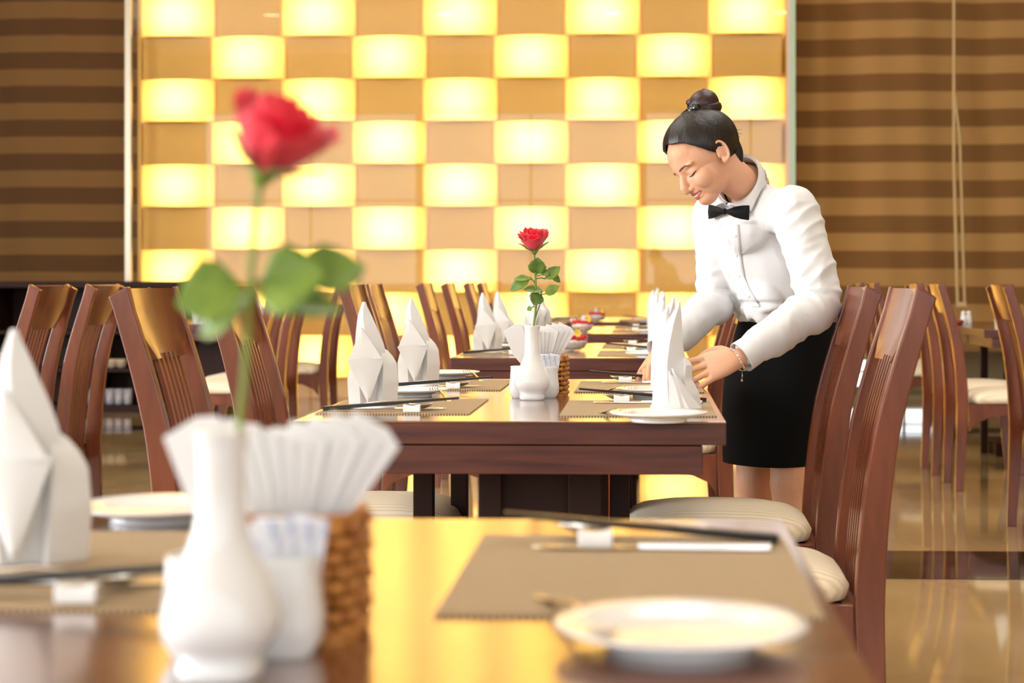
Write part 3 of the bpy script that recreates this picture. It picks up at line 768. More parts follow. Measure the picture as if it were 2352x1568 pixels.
# roses
Yf = 1.134
p = lambda x, y, Y=None, dy=0: tuple(q(x, y, Y or Yf)+V((0, dy, 0)))
make_rose('red_rose', [p(548,1180), p(550,985), p(562,860), p(572,700), p(582,560), p(592,455), p(603,402)], (.42,-.22,.88), 1.16,
    [(p(570,690), p(556,664), p(412,690,Yf,-.012), (.1,-.85,.6), .026), (p(570,700), p(566,690), p(425,765,Yf,.02), (.2,-.8,.6), .017),
     (p(574,680), p(596,668), p(748,625,Yf,-.01), (0,-.88,.5), .027), (p(576,650), p(690,640), p(832,600,Yf,.02), (-.1,-.85,.5), .021),
     (p(572,690), p(610,690), p(780,700,Yf,.03), (0,-.8,.6), .014), (p(574,665), p(584,650), p(596,640,Yf,.02), (0,-.6,.7), .004)],
    'large blurred red rose on a long stem in the foreground vase', 3)
Yf = 3.78
make_rose('red_rose', [p(1222,800), p(1226,748), p(1231,700), p(1230,650), p(1228,610), p(1227,585), p(1227,577)], (-.04,-.3,.95), 1.12,
    [(p(1229,640), p(1232,630), p(1236,592,Yf,-.01), (.1,-.95,.2), 0.0198), (p(1231,650), p(1216,640), p(1180,652-14,Yf,-.005), (.1,-.6,.8), 0.0115),
     (p(1231,655), p(1218,636), p(1169,666,Yf,.0), (.1,-.8,.6), 0.0154), (p(1231,640), p(1253,640), p(1286,611,Yf,.0), (.3,-.8,.5), 0.0128),
     (p(1233,634), p(1262,628), p(1289,647,Yf,.01), (.1,-.8,.6), 0.0102), (p(1240,680), p(1252,675), p(1284,656,Yf,-.005), (.1,-.8,.5), 0.0128),
     (p(1236,690), p(1246,668), p(1204,661,Yf,-.012), (.1,-.6,.8), 0.0141), (p(1240,690), p(1236,672), p(1228,700,Yf,-.012), (.3,-.9,.1), 0.0166),
     (p(1229,705), p(1222,706), p(1210,712,Yf,0), (.1,-.8,.6), 0.0064), (p(1233,620), p(1248,632), p(1256,618,Yf,0), (.1,-.8,.5), 0.0115),
     (p(1227,740), p(1240,700), p(1247,678,Yf,-.004), (.6,-.6,.1), 0.0038)],
    'small sharp red rose with green leaves in the vase on the middle table', 8)
# ------------------------------------------------------------------ glass bowls with petals
m_bowl = bpy.data.materials.new('bowl_glass'); m_bowl.use_nodes = True
N = m_bowl.node_tree.nodes; L = m_bowl.node_tree.links; N.clear()
tr = N.new('ShaderNodeBsdfTransparent'); tr.inputs[0].default_value = (.96,.97,.98,1); gl = N.new('ShaderNodeBsdfGlossy'); gl.inputs['Roughness'].default_value = .03
lw = N.new('ShaderNodeLayerWeight'); lw.inputs[0].default_value = .5; fr = N.new('ShaderNodeMath'); fr.operation = 'POWER'; fr.inputs[1].default_value = 5.0; L.new(lw.outputs['Facing'], fr.inputs[0]); mx = N.new('ShaderNodeMixShader'); o_ = N.new('ShaderNodeOutputMaterial')
L.new(fr.outputs[0], mx.inputs[0]); L.new(tr.outputs[0], mx.inputs[1]); L.new(gl.outputs[0], mx.inputs[2]); L.new(mx.outputs[0], o_.inputs[0])
m_sand = add_noise(mat('pale_sand', (.8,.7,.6), .9), s2l(226,204,184), s2l(246,234,222), (1,1,1), 90, 3)
m_yel = mat('yellow_petal', s2l(252,214,80), .6)
def mk_bowl():
    r = empty('petal_bowl', (0,0,0))
    bm = bmesh.new(); lathe(bm, [(.028,0),(.045,.010),(.055,.030),(.0575,.048),(.053,.066),(.041,.080),(.036,.084),(.0355,.083),(.052,.0655),(.056,.048),(.0535,.030),(.044,.012),(.0,.004)], n=36); obj('bowl', bm, m_bowl, r, smooth=True)
    bm = bmesh.new(); lathe(bm, [(.0,.005),(.027,.0055),(.043,.013),(.052,.030),(.0535,.036),(.030,.042),(0,.040)], n=36); obj('sand', bm, m_sand, r, smooth=True)
    bm = bmesh.new(); random.seed(7)
    for k in range(70):
        a = random.uniform(0, 2*PI); rr = .049*math.sqrt(random.uniform(.1, 1)); z = .040+random.uniform(0,.016)
        sphere(bm, (rr*math.cos(a), rr*math.sin(a), z), (.0085,.006,.0045), 8, 6, Matrix.Rotation(random.uniform(0,3), 3, 'Z') @ Matrix.Rotation(random.uniform(-.6,.6), 3, 'X'))
    for v in bm.verts:
        d = math.hypot(v.co.x, v.co.y)
        if d > .0525: v.co.x *= .0525/d; v.co.y *= .0525/d
    o = obj('petals', bm, rose_m, r, smooth=True); o['kind'] = 'stuff'
    bm = bmesh.new()
    for k in range(7):
        a = 2*PI*k/7; leaf_mesh(bm, (.026,-.028,.066), (math.cos(a)*.8, -.5, math.sin(a)*.8), (0,-1,0), .020, .006, .1, .1)
    sphere(bm, (.026,-.031,.067), .004)
    obj('flower', bm, m_yel, r, smooth=True, solid=.0006)
    return r
for x, y, lb in ((-.265, 6.40, 'round glass bowl of red petals closest to the waitress, yellow flower inside'), (-.31, 8.72, 'middle glass bowl of red petals, behind the closest one'), (-.30, 10.98, 'furthest blurred glass bowl of red petals')):
    o = place('bowl', mk_bowl, (x, y, TZ), (0,0,random.uniform(-.3,.3)), lb, 'petal bowl', 'glass petal bowls'); o.scale = (1,1,1)
def mk_shaker():
    r = empty('salt_shaker', (0,0,0)); bm = bmesh.new(); lathe(bm, [(.017,0),(.019,.003),(.018,.03),(.014,.055),(.012,.062)], n=24); obj('body', bm, china, r, smooth=True)
    bm = bmesh.new(); lathe(bm, [(.0135,.062),(.0135,.072),(.009,.079),(0,.080)], n=24); obj('cap', bm, china, r, smooth=True); return r
for x, y, lb in ((-.285,6.62,'white shaker peeking over the closest petal bowl'), (-.31,8.92,'white shaker behind the middle petal bowl'), (-.31,11.2,'white shaker behind the furthest petal bowl'),
                 (q(2213,700,10.2).x, 10.2, 'white shaker left of a pair on the far right table'), (q(2229,700,10.2).x, 10.25, 'white shaker right of a pair on the far right table')):
    o = place('shaker', mk_shaker, (x, y, TZ), (0,0,0), lb, 'shaker', None)
    if y > 6.6 and y < 7: o.scale = (1,1,1.0)
bm = bmesh.new(); tmpx = q(2195,700,10.2).x
lathe(bm, [(.02,0),(.035,.012),(.04,.03),(.037,.03),(.03,.01),(0,.006)], (tmpx,10.15,TZ)); tag(obj('red_dish', bm, mat('red_glaze', s2l(150,60,40), .3), smooth=True), 'small reddish dish beside the shakers on the far right table', 'dish')
# ------------------------------------------------------------------ dark cabinet with crockery at far left
cbx0, cbx1, cbY = -6.6, q(452, 700, 13.2).x, 13.2
cb = empty('display_cabinet', ((cbx0+cbx1)/2, cbY, 0), 0, 'long dark wooden cabinet with crockery shelves under the left curtain', 'cabinet')
hw = (cbx1-cbx0)/2; bm = bmesh.new(); cbh = 1.0
box(bm, -hw, hw, .38, .42, 0, cbh); box(bm, -hw, hw, 0, .38, 0, .05)
nb = 4
for k in range(nb+1):
    x = -hw+(2*hw-.05)*k/nb; box(bm, x, x+.05, 0, .38, .05, cbh-.05)
obj('carcass', bm, wood_dark, cb, bevel=.004)
bm = bmesh.new(); box(bm, -hw-.03, hw+.03, -.03, .45, cbh-.05, cbh); obj('worktop', bm, wood_dark, cb, bevel=.005)
for z in (.33, .62):
    bm = bmesh.new(); box(bm, -hw+.05, hw-.05, .02, .38, z-.025, z); obj('shelf', bm, wood_dark, cb)
m_cup = mat('cream_stoneware', s2l(196,176,150), .35); m_glc = mat('pale_tumbler', s2l(176,170,176), .15, coat=.4)
def mk_cup():
    bm = bmesh.new(); lathe(bm, [(.02,0),(.035,.01),(.045,.05),(.047,.07),(.043,.07),(.04,.05),(.03,.012),(0,.01)], n=16); return obj('tea_bowl', bm, m_cup, smooth=True)
def mk_tumbler():
    bm = bmesh.new(); lathe(bm, [(.028,0),(.032,.01),(.036,.12),(.033,.12),(.03,.012),(0,.01)], n=16); return obj('tumbler', bm, m_glc, smooth=True)
k0 = q(168, 800, cbY+.1).x; k1 = q(292, 800, cbY+.1).x
for k in range(6):
    place('cup', mk_cup, (lerp(k0, k1-.05, k/5), cbY+.12, .33), (0,0,0), 'cream bowl on the middle shelf of the dark cabinet', 'bowl', 'bowls on the cabinet shelf')
for k in range(7):
    place('tumb', mk_tumbler, (lerp(k0, k1, k/6), cbY+.12, .05), (0,0,0), 'pale tumbler on the bottom shelf of the dark cabinet', 'tumbler', 'tumblers on the cabinet shelf')
# ------------------------------------------------------------------ the waitress
skin = mat('skin', s2l(222,168,136), .48, sss=.12, spec=.35)
add_noise(skin, s2l(216,160,126), s2l(228,178,148), (1,1,1), 9, 3, .3, .7)
skin_leg = skin
shirt_m = mat('white_shirt_cotton', (.74,.735,.74), .85, sheen=.05)
skirt_m = mat('black_skirt_cloth', (.004,.004,.0045), .8, spec=.15)
hair_m = mat('black_hair', (.012,.008,.007), .38, spec=.5)
def hair_bump(m, sc_, c1, c2):
    N, L, b = nodes(m); tc = N.new('ShaderNodeTexCoord'); mp = N.new('ShaderNodeMapping'); mp.inputs['Scale'].default_value = sc_
    nz = N.new('ShaderNodeTexNoise'); nz.inputs['Scale'].default_value = 40; nz.inputs['Detail'].default_value = 4
    cr = N.new('ShaderNodeValToRGB'); cr.color_ramp.elements[0].position = .35; cr.color_ramp.elements[1].position = .7
    cr.color_ramp.elements[0].color = (*c1,1); cr.color_ramp.elements[1].color = (*c2,1)
    bp = N.new('ShaderNodeBump'); bp.inputs['Strength'].default_value = .5; bp.inputs['Distance'].default_value = .002
    L.new(tc.outputs['Object'], mp.inputs[0]); L.new(mp.outputs[0], nz.inputs[0]); L.new(nz.outputs[0], cr.inputs[0])
    L.new(cr.outputs[0], b.inputs['Base Color']); L.new(nz.outputs[0], bp.inputs['Height']); L.new(bp.outputs[0], b.inputs['Normal'])
hair_bump(hair_m, (5,5,.5), s2l(10,7,6), s2l(34,24,20))
bun_m = mat('auburn_hair', (.02,.008,.007), .35); hair_bump(bun_m, (1,6,1), s2l(22,10,10), s2l(70,34,32))
ROOT = V((.37, 4.62, 0))
wroot = empty('person', ROOT, 0, 'woman in white shirt, black bow tie and black skirt bending over the napkins', 'person')
def Q(x, y, Y): return q(x, y, Y)-ROOT
# shared directions: W = her left (toward the camera side), Fd = the way her chest faces
Wd = V((.60,-.80,0)).normalized(); Fd = V((-.80,-.60,0)).normalized(); Zd = V((0,0,1))
def limb(bm, pts, n=20, caps=True, up=None):
    """pts: (point, r_side, r_front) ; side axis from up"""
    P = [V(p[0]) for p in pts]; rings = []
    for i, p in enumerate(P):
        t = (P[min(i+1, len(P)-1)]-P[max(i-1, 0)]).normalized()
        u = V(up) if up else Zd
        a = u-t*u.dot(t)
        if a.length < 1e-3: a = t.orthogonal()
        a.normalize(); b = t.cross(a)
        rings.append(ell(p, a*pts[i][1], b*pts[i][2], n))
    loft(bm, rings)
    if caps:
        sphere(bm, P[0], min(pts[0][1], pts[0][2])*.98, 14, 10); sphere(bm, P[-1], min(pts[-1][1], pts[-1][2])*.98, 14, 10)
def smooth_pts(pts, k=4):
    out = []
    for i in range(len(pts)-1):
        p = [pts[max(0,i-1)], pts[i], pts[i+1], pts[min(len(pts)-1,i+2)]]
        for s in range(k):
            t = s/k
            f = lambda a,b,c,d: .5*((2*b)+(c-a)*t+(2*a-5*b+4*c-d)*t*t+(-a+3*b-3*c+d)*t**3)
            out.append((V([f(*[V(x[0])[j] for x in p]) for j in range(3)]), f(*[x[1] for x in p]), f(*[x[2] for x in p])))
    out.append((V(pts[-1][0]), pts[-1][1], pts[-1][2])); return out
def remeshed(name, bm, m, parent, vox, smooth=6, disp=None):
    o = obj(name, bm, m, parent, smooth=True)
    md = o.modifiers.new('r', 'REMESH'); md.mode = 'VOXEL'; md.voxel_size = vox; md.use_smooth_shade = True
    if smooth:
        md = o.modifiers.new('s', 'SMOOTH'); md.iterations = smooth; md.factor = .5
    dg = bpy.context.evaluated_depsgraph_get(); dg.update()
    ev = o.evaluated_get(dg); me = bpy.data.meshes.new_from_object(ev)
    old = o.data; o.modifiers.clear(); o.data = me; bpy.data.meshes.remove(old)
    if disp:
        me.update(); nrm = [v.normal.copy() for v in me.vertices]
        for v, n_ in zip(me.vertices, nrm): v.co += n_*disp(v.co.copy(), n_)
    for p_ in me.polygons: p_.use_smooth = True
    if not me.materials: me.materials.append(m)
    return o
# --- head frame
EARL = Q(1657, 352, 4.30)            # her left ear, seen by the camera
Fh = V((-.74,-.40,-.54)).normalized(); Uh = V((-.58,-.04,.82)); Uh = (Uh-Fh*Uh.dot(Fh)).normalized(); Lh = Uh.cross(Fh)
HS = 1.0
HO = EARL-Lh*.073*HS
HM = Matrix((( Fh.x, Lh.x, Uh.x, HO.x), (Fh.y, Lh.y, Uh.y, HO.y), (Fh.z, Lh.z, Uh.z, HO.z), (0,0,0,1))) @ Matrix.Scale(HS, 4)
def zf(z): return z if z > -.015 else -.015+(z+.015)*.78
def H(x, y, z): return HM @ V((x, y, zf(z)))
R3 = HM.to_3x3().normalized()
def hsph(bm, c, r, u=24, v=16, rot=None):
    M = R3 if rot is None else R3 @ rot
    sphere(bm, H(*c), tuple(k*HS for k in r), u, v, M)
# --- body
NB = Q(1720, 434, 4.45)              # base of the neck
SHN, SHF = Q(1824, 482, 4.36), Q(1642, 492, 4.62)
ELN, WRN = Q(1888, 694, 4.30), Q(1700, 822, 4.20)
ELF, WRF = Q(1648, 688, 4.60), Q(1512, 812, 4.46)
PEL = Q(1792, 800, 4.64); WAI = Q(1800, 705, 4.62)
body = bmesh.new()
# cranium, face, jaw
hsph(body, (-.010,0,.048), (.094,.072,.078), 32, 24)
hsph(body, (.012,0,.030), (.082,.069,.070), 32, 24)
hsph(body, (.040,0,.045), (.052,.058,.052))
hsph(body, (.030,0,-.022), (.060,.060,.060))
hsph(body, (.028,0,-.060), (.052,.050,.030))
hsph(body, (.060,0,-.082), (.028,.026,.022)); hsph(body, (.076,0,-.088), (.012,.013,.011))
for s in (-1, 1):
    hsph(body, (.056, s*.034,-.024), (.030,.026,.028))                       # cheek
    hsph(body, (.066, s*.034,.0035), (.0165,.0165,.0125))                        # eyeball + lid
    hsph(body, (.071, s*.030,.0235), (.0145,.024,.0075))                         # brow ridge
    hsph(body, (.0895, s*.0105,-.0335), (.0095,.0075,.0075))                   # nostril wing
    # ear: rim, lobe, bowl
    pts = [H(-.001-.0155*math.cos(a)-.003*math.sin(a), s*(.0745+.008*math.cos(a*.5)), .004+.026*math.sin(a)) for a in [(-1.7+k*.36) for k in range(11)]]
    tube(body, pts, [.0036]*11, 8)
    hsph(body, (-.003, s*.073,.005), (.014,.0050,.023)); hsph(body, (.004, s*.076,-.020), (.0075,.0045,.009)); hsph(body, (.009, s*.073,-.002), (.004,.004,.007))
limb(body, [(H(.078,0,.022), .0075,.0075), (H(.092,0,.000), .0085,.008), (H(.103,0,-.022), .0115,.0105), (H(.102,0,-.030), .010,.010)], 14, True, up=tuple(Fh))
hsph(body, (.082,0,-.047), (.011,.022,.012)); hsph(body, (.076,0,-.068), (.013,.020,.010))
hsph(body, (.086,0,-.0515), (.007,.019,.005)); hsph(body, (.083,0,-.0655), (.0075,.015,.0055))
# neck
limb(body, smooth_pts([(H(-.022,0,-.005), .050,.052), (H(-.020,0,-.045), .048,.048), ((H(-.030,0,-.095)+NB)/2, .046,.047), (NB+V((.0,0,.01)), .052,.055), (NB+V((.004,.0,-.05)), .055,.05)]), 24, True, up=tuple(Fh))
# trunk (under the clothes)
def ring_at(c, w, d, up=Zd): return ell(c, Wd*w, Fd*d, 32, .9)
sp = lambda t: WAI.lerp(NB, t)
loft(body, [ring_at(PEL+V((0,0,-.10)), .12,.09), ring_at(PEL, .145,.10), ring_at(WAI, .105,.08), ring_at(sp(.35), .110,.075), ring_at(sp(.65), .115,.072), ring_at(sp(.85), .10,.05), ring_at(sp(.97), .05,.04)])
# arms
def arm(S, E, W_):
    u1, u2 = .5, .5
    limb(body, smooth_pts([(S, .040,.040), (S.lerp(E,.4), .036,.036), (S.lerp(E,.9), .031,.031), (E, .031,.031), (E.lerp(W_,.25), .032,.030), (E.lerp(W_,.7), .024,.022), (W_, .0245,.018)]), 20, True)
arm(SHN, ELN, WRN); arm(SHF, ELF, WRF)
# legs, knees, feet
def leg(hip, knee, ankle, toe):
    limb(body, smooth_pts([(hip, .072,.078), (hip.lerp(knee,.5), .062,.066), (hip.lerp(knee,.92), .050,.052), (knee, .049,.051), (knee.lerp(ankle,.12), .047,.048), (knee.lerp(ankle,.32), .050,.053), (knee.lerp(ankle,.65), .037,.038), (ankle, .028,.030)]), 24, True, up=tuple(Wd))
    limb(body, [(ankle+V((0,0,-.01)), .030,.032), (ankle.lerp(toe,.5)+V((0,0,-.02)), .033,.024), (toe, .034,.014)], 16, True)
hpx = lambda x, y, Y: Q(x, y, Y)
KN, KF = Q(1812, 1110, 4.58), Q(1733, 1108, 4.70)
AN, AF = V((KN.x+.035, KN.y+.03, .09)), V((KF.x+.035, KF.y+.03, .09))
leg(PEL+Wd*.075+V((0,0,-.02)), KN, AN, AN+Fd*.13+V((0,0,-.068))); leg(PEL-Wd*.075+V((0,0,-.02)), KF, AF, AF+Fd*.13+V((0,0,-.068)))
# hands
def hand(W_, palm_dir, back, fingers, thumb, side):
    """palm_dir: wrist to knuckles, back: normal of the back of the hand"""
    d = palm_dir.normalized(); n_ = (back-d*back.dot(d)).normalized(); s = d.cross(n_)*side   # s: toward the thumb
    K = W_+d*.083
    rings = []
    for t, w_, th in ((0,.024,.018),(.2,.028,.0185),(.5,.036,.017),(.8,.040,.0155),(1.0,.038,.0125)):
        rings.append(ell(W_.lerp(K, t)+s*(.003*t), s*w_, n_*th, 20, .85))
    loft(body, rings)
    sphere(body, W_, (.0215,.0215,.019), 14, 10)
    for k, (off, L, bends, spread) in enumerate(fingers):
        p0 = K+s*off-n_*.001-d*.012; dirv = (d+s*spread).normalized(); ax = dirv.cross(n_)
        pts = [(p0, .0090, .0088)]; cur = p0+dirv*.014; pts.append((cur, .0088, .0088)); dd = dirv.copy()
        for j, (seg, be) in enumerate(zip((.45,.31,.24), bends)):
            dd = Matrix.Rotation(-math.radians(be), 3, ax) @ dd
            cur = cur+dd*(L*seg); r = (.0078,.0072,.0062)[j]
            pts.append((cur-dd*(L*seg*.5), r, r)); pts.append((cur, r*(1.04 if j < 2 else .85), r))
        limb(body, pts, 12, True, up=tuple(n_))
    b0 = W_+d*.018+s*.022-n_*.006
    tp = [(b0, .0135,.0125)]; cur = b0
    for v_, L, r in thumb:
        dv = (d*v_[0]+s*v_[1]-n_*v_[2]).normalized(); cur = cur+dv*L; tp.append((cur, r, r))
    limb(body, smooth_pts(tp, 2), 12, True, up=tuple(n_))
    return d, n_, s, K
# near (her left) hand: back toward the camera and up, fingers bending down around the cloth
hd1 = hand(WRN, V((-.098,-.012,-.030)), V((-.20,-.86,.46)), [(.029,.076,(14,22,18),.16),(.0105,.082,(14,26,18),.05),(-.0095,.076,(16,30,20),-.07),(-.028,.062,(18,32,22),-.20)],
     [((.55,.75,.35),.030,.0125),((.85,.35,.45),.030,.0108),((.9,0,.5),.024,.009)], 1)
hd2 = hand(WRF, V((-.045,-.07,-.055)), V((-.62,.10,.75)), [(.028,.074,(25,40,30),.05),(.0095,.080,(28,42,30),.0),(-.0095,.074,(30,44,30),-.03),(-.027,.060,(34,46,30),-.08)],
     [((.55,.75,.35),.030,.0125),((.8,.2,.6),.030,.0108),((.8,-.2,.6),.024,.009)], -1)
bo = remeshed('body', body, skin, wroot, .0023, 3)
# creases of the smile, eyelids: pushed in along the head's own axes
inv = HM.inverted(); me = bo.data
def dent(v, c, r, amt, ax):
    d = ((v.x-c[0])/r[0])**2+((v.y-c[1])/r[1])**2+((v.z-zf(c[2]))/r[2])**2
    return V(ax)*(amt*math.exp(-d*1.4)) if d < 5 else V((0,0,0))
for v in me.vertices:
    l = inv @ v.co
    if l.length < .14 and l.x > .03:
        dl = V((0,0,0))
        for s in (-1, 1):
            dl += dent(l, (.083, s*.017, .006), (.02,.007,.010), -.0045, (1,0,0))      # inner eye corner
            dl += dent(l, (.080, s*.026, -.043), (.03,.0045,.014), -.0022, (1,0,0))     # smile fold
            dl += dent(l, (.082, s*.034, .0145), (.02,.018,.003), -.0018, (1,0,0))     # lid crease
        dl += dent(l, (.09, 0, -.0585), (.02,.019,.0022), -.0045, (1,0,0))               # mouth line
        dl += dent(l, (.09, 0, -.077), (.02,.016,.004), -.0022, (1,0,0))
        if dl.length > 1e-5: v.co = HM @ (l+dl)
BVH = BVHTree.FromObject(bo, bpy.context.evaluated_depsgraph_get())
def face_pt(y, z, lift=.0006):
    """point on the face at head coordinates y,z"""
    o_, d_ = H(.16, y, z), (H(0,y,z)-H(.16,y,z)).normalized()
    hit = BVH.ray_cast(o_, d_)
    return (hit[0]+hit[1]*lift) if hit[0] else H(.08, y, z)
def ribbon(name, pairs, m, lift=.0008, steps=10):
    """pairs of (y, z_low, z_high) along the feature laid on the face"""
    bm = bmesh.new(); rows = []
    for y, zl, zh in pairs: rows.append([face_pt(y, lerp(zl, zh, k/4), lift) for k in range(5)])
    loft(bm, rows, cap=False, closed=False); return obj(name, bm, m, wroot, smooth=True, solid=.0004)
m_brow = mat('eyebrow_hair', s2l(92,62,48), .7); m_lash = mat('eyelash', s2l(30,18,16), .6); m_lip = mat('lip', s2l(196,98,88), .35); m_teeth = mat('teeth', s2l(244,236,228), .25)
m_eye = mat('eye', s2l(60,40,34), .2)
def curve(pts, n=14):
    out = []
    for i in range(n+1):
        t = i/n*(len(pts)-1); k = min(int(t), len(pts)-2); u = t-k; u = u*u*(3-2*u) if False else u
        out.append(tuple(lerp(a, b, u) for a, b in zip(pts[k], pts[k+1])))
    return out
for s in (-1, 1):
    ribbon('eyebrow', curve([(s*.012,.0215,.0248),(s*.022,.0232,.0275),(s*.036,.0245,.0280),(s*.050,.0210,.0222)]), m_brow)
    ribbon('eyelash', curve([(s*.019,-.0030,-.0018),(s*.027,-.0048,-.0020),(s*.036,-.0050,-.0018),(s*.045,-.0015,.0010),(s*.049,.0012,.0020)]), m_lash, .0012)
ribbon('lip', curve([(-.023,-.0545,-.0535),(-.012,-.0560,-.0500),(-.004,-.0565,-.0478),(0,-.0565,-.0486),(.004,-.0565,-.0478),(.012,-.0560,-.0500),(.023,-.0545,-.0535)]), m_lip, .0006)
ribbon('lip', curve([(-.021,-.0580,-.0560),(-.010,-.0700,-.0625),(0,-.0730,-.0640),(.010,-.0700,-.0625),(.021,-.0580,-.0560)]), m_lip, .0006)
ribbon('teeth', curve([(-.018,-.0580,-.0552),(-.008,-.0622,-.0562),(0,-.0632,-.0564),(.008,-.0622,-.0562),(.018,-.0580,-.0552)]), m_teeth, .0010)
# --- hair: cap with hairline, bun, claw clip, loose nape
bm = bmesh.new()
def hp(th, ph, k):   # direction -> point on enlarged cranium
    d = V((math.cos(th)*math.sin(ph), math.sin(th)*math.sin(ph), math.cos(ph)))
    e = V((d.x*(.098 if d.x < 0 else .1035), d.y*.0805, d.z*.088))*k
    return V((-.006,0,.046))+e
def covered(l):
    x, y, z = l
    if z > 1.16*(x-.012)+.012+.35*max(0,(.045-abs(y)))-.006*math.sin(abs(y)*90): 
        return z > -.062+.9*max(0,x+.03)
    return False
NT, NP = 120, 40; prevc = None; first_c = None
for i in range(NT+1):
    th = 2*PI*i/NT; lo_, hi_ = .2, PI*.92
    for _ in range(22):
        mid_ = (lo_+hi_)/2
        if covered(hp(th, mid_, 1.0)): lo_ = mid_
        else: hi_ = mid_
    edge = lo_+.02*noise.noise(V((math.cos(th)*9, math.sin(th)*9, 2)))
    colv = []
    for j in range(NP+1):
        ph = edge*j/NP
        k_ = 1.0+.008*math.sin(th*16+ph*3)*math.sin(ph)**2+.004*math.sin(th*44)-.035*(j/NP)**6
        colv.append(bm.verts.new(H(*hp(th, ph, k_))))
    if prevc:
        for j in range(NP): bm.faces.new((prevc[j], colv[j], colv[j+1], prevc[j+1]))
    prevc = colv
bmesh.ops.remove_doubles(bm, verts=bm.verts, dist=.0002)
hair = obj('hair', bm, hair_m, wroot, smooth=True, solid=.006)
# nape hair
bm = bmesh.new()
limb(bm, smooth_pts([(H(-.060,0,.02), .05,.035), (H(-.058,0,-.02), .045,.028), (H(-.048,0,-.058), .034,.016)]), 20, True, up=tuple(Lh))
obj('nape_hair', bm, hair_m, wroot, smooth=True)
bm = bmesh.new(); BC = H(-.074,-.002,.122)
for k in range(4):
    pts = []
    for i in range(33):
        a = 2*PI*i/32; r = .026-.004*k
        pts.append(BC+R3 @ V((r*math.cos(a)+.004*k*math.sin(a+k), r*1.05*math.sin(a), -.014+.012*k+.006*math.sin(a*2+k))))
    tube(bm, pts, .0150-.0016*k, 10, cap=False)
hsph(bm, (-.078,-.002,.126), (.040,.042,.037))
obj('hair_bun', bm, bun_m, wroot, smooth=True)
bm = bmesh.new()
for k in range(7):
    a = -1.5+k*.38
    c = BC+R3 @ V((.041*math.cos(a), .041*math.sin(a), -.006))
    tube(bm, [c, c+R3 @ V((.010*math.cos(a),.010*math.sin(a),.008)), c+R3 @ V((.012*math.cos(a),.012*math.sin(a),.024))], [.006,.006,.004], 6)
pts = [BC+R3 @ V((.046*math.cos(a), .046*math.sin(a), .010)) for a in [(-1.5+k*.14) for k in range(17)]]
tube(bm, pts, .010, 8)
cl = empty('hair_clip', (0,0,0)); cl.parent = wroot
obj('claw', bm, mat('black_plastic', (.01,.01,.01), .2), cl, smooth=True)
bm = bmesh.new()
for k in range(9):
    a = -1.4+k*.26; sphere(bm, BC+R3 @ V((.0555*math.cos(a), .0555*math.sin(a), .010)), .0028, 8, 6)
obj('gem', bm, mat('clear_gem', (.9,.9,.95), .05, metal=.6), cl)
# flyaway strands
bm = bmesh.new(); random.seed(3)
for k in range(16):
    a = random.uniform(-.6,.6); b_ = H(-.085, .03*a, .02+.03*random.random())
    tube(bm, [b_, b_+R3 @ V((-.012,.006*a,-.004)), b_+R3 @ V((-.022-.01*random.random(),.012*a,-.014))], .0004, 4)
obj('loose_hair', bm, hair_m, wroot)
# --- shirt
sb = bmesh.new()
def tr(c, w, d, pw=.9): return ell(c, Wd*w, Fd*d, 40, pw)
BL = Q(1800, 725, 4.60)
loft(sb, [tr(Q(1802, 735, 4.62), .128,.100), tr(Q(1800, 712, 4.61), .142,.118), tr(Q(1790, 672, 4.595), .152,.122), tr(Q(1772, 620, 4.575), .152,.120), tr(Q(1757, 560, 4.555), .153,.120),
          tr(Q(1745, 512, 4.53), .152,.110), tr(Q(1740, 474, 4.505), .140,.088), tr(Q(1733, 446, 4.48), .095,.066), tr(NB+V((0,0,.004)), .058,.054)])
# blouse hanging over the waistband in front
limb(sb, smooth_pts([(Q(1742, 630, 4.51), .035,.055), (Q(1750, 685, 4.50), .040,.066), (Q(1757, 722, 4.49), .030,.062)]), 20, True, up=tuple(Fd))
# shoulders and sleeves
limb(sb, smooth_pts([(NB+V((.0,0,-.062)), .05,.05), (SHN.lerp(NB,.4)+V((0,0,-.024)), .056,.058), (SHN+V((0,0,-.008)), .058,.058)]), 20, True)
limb(sb, [(NB+V((.005,0,-.02)), .05,.045), (NB+V((.01,0,-.09))+Fd*.01, .085,.07)], 24, True, up=tuple(Wd))
limb(sb, smooth_pts([(NB+V((.0,0,-.062)), .05,.05), (SHF.lerp(NB,.4)+V((0,0,-.02)), .056,.058), (SHF+V((0,0,-.01)), .052,.052)]), 20, True)
def sleeve(S, E, W_, k):
    limb(sb, smooth_pts([(S, .060*k,.060*k), (S.lerp(E,.3), .060*k,.058*k), (S.lerp(E,.7), .056*k,.054*k), (E, .052*k,.050*k), (E.lerp(W_,.3), .052*k,.048*k), (E.lerp(W_,.62), .047*k,.044*k), (E.lerp(W_,.86), .036*k,.034*k)]), 24, True)
sleeve(SHN, ELN, WRN, 1.0); sleeve(SHF, ELF, WRF, .94)
arms_ax = [(SHN, ELN), (ELN, WRN), (SHF, ELF), (ELF, WRF)]
def near_seg(p, a, b):
    d = b-a; t = max(0, min(1, (p-a).dot(d)/d.length_squared)); return t, (p-(a+d*t)).length
def ridge(p_): return 1-abs(noise.noise(p_))*2.6
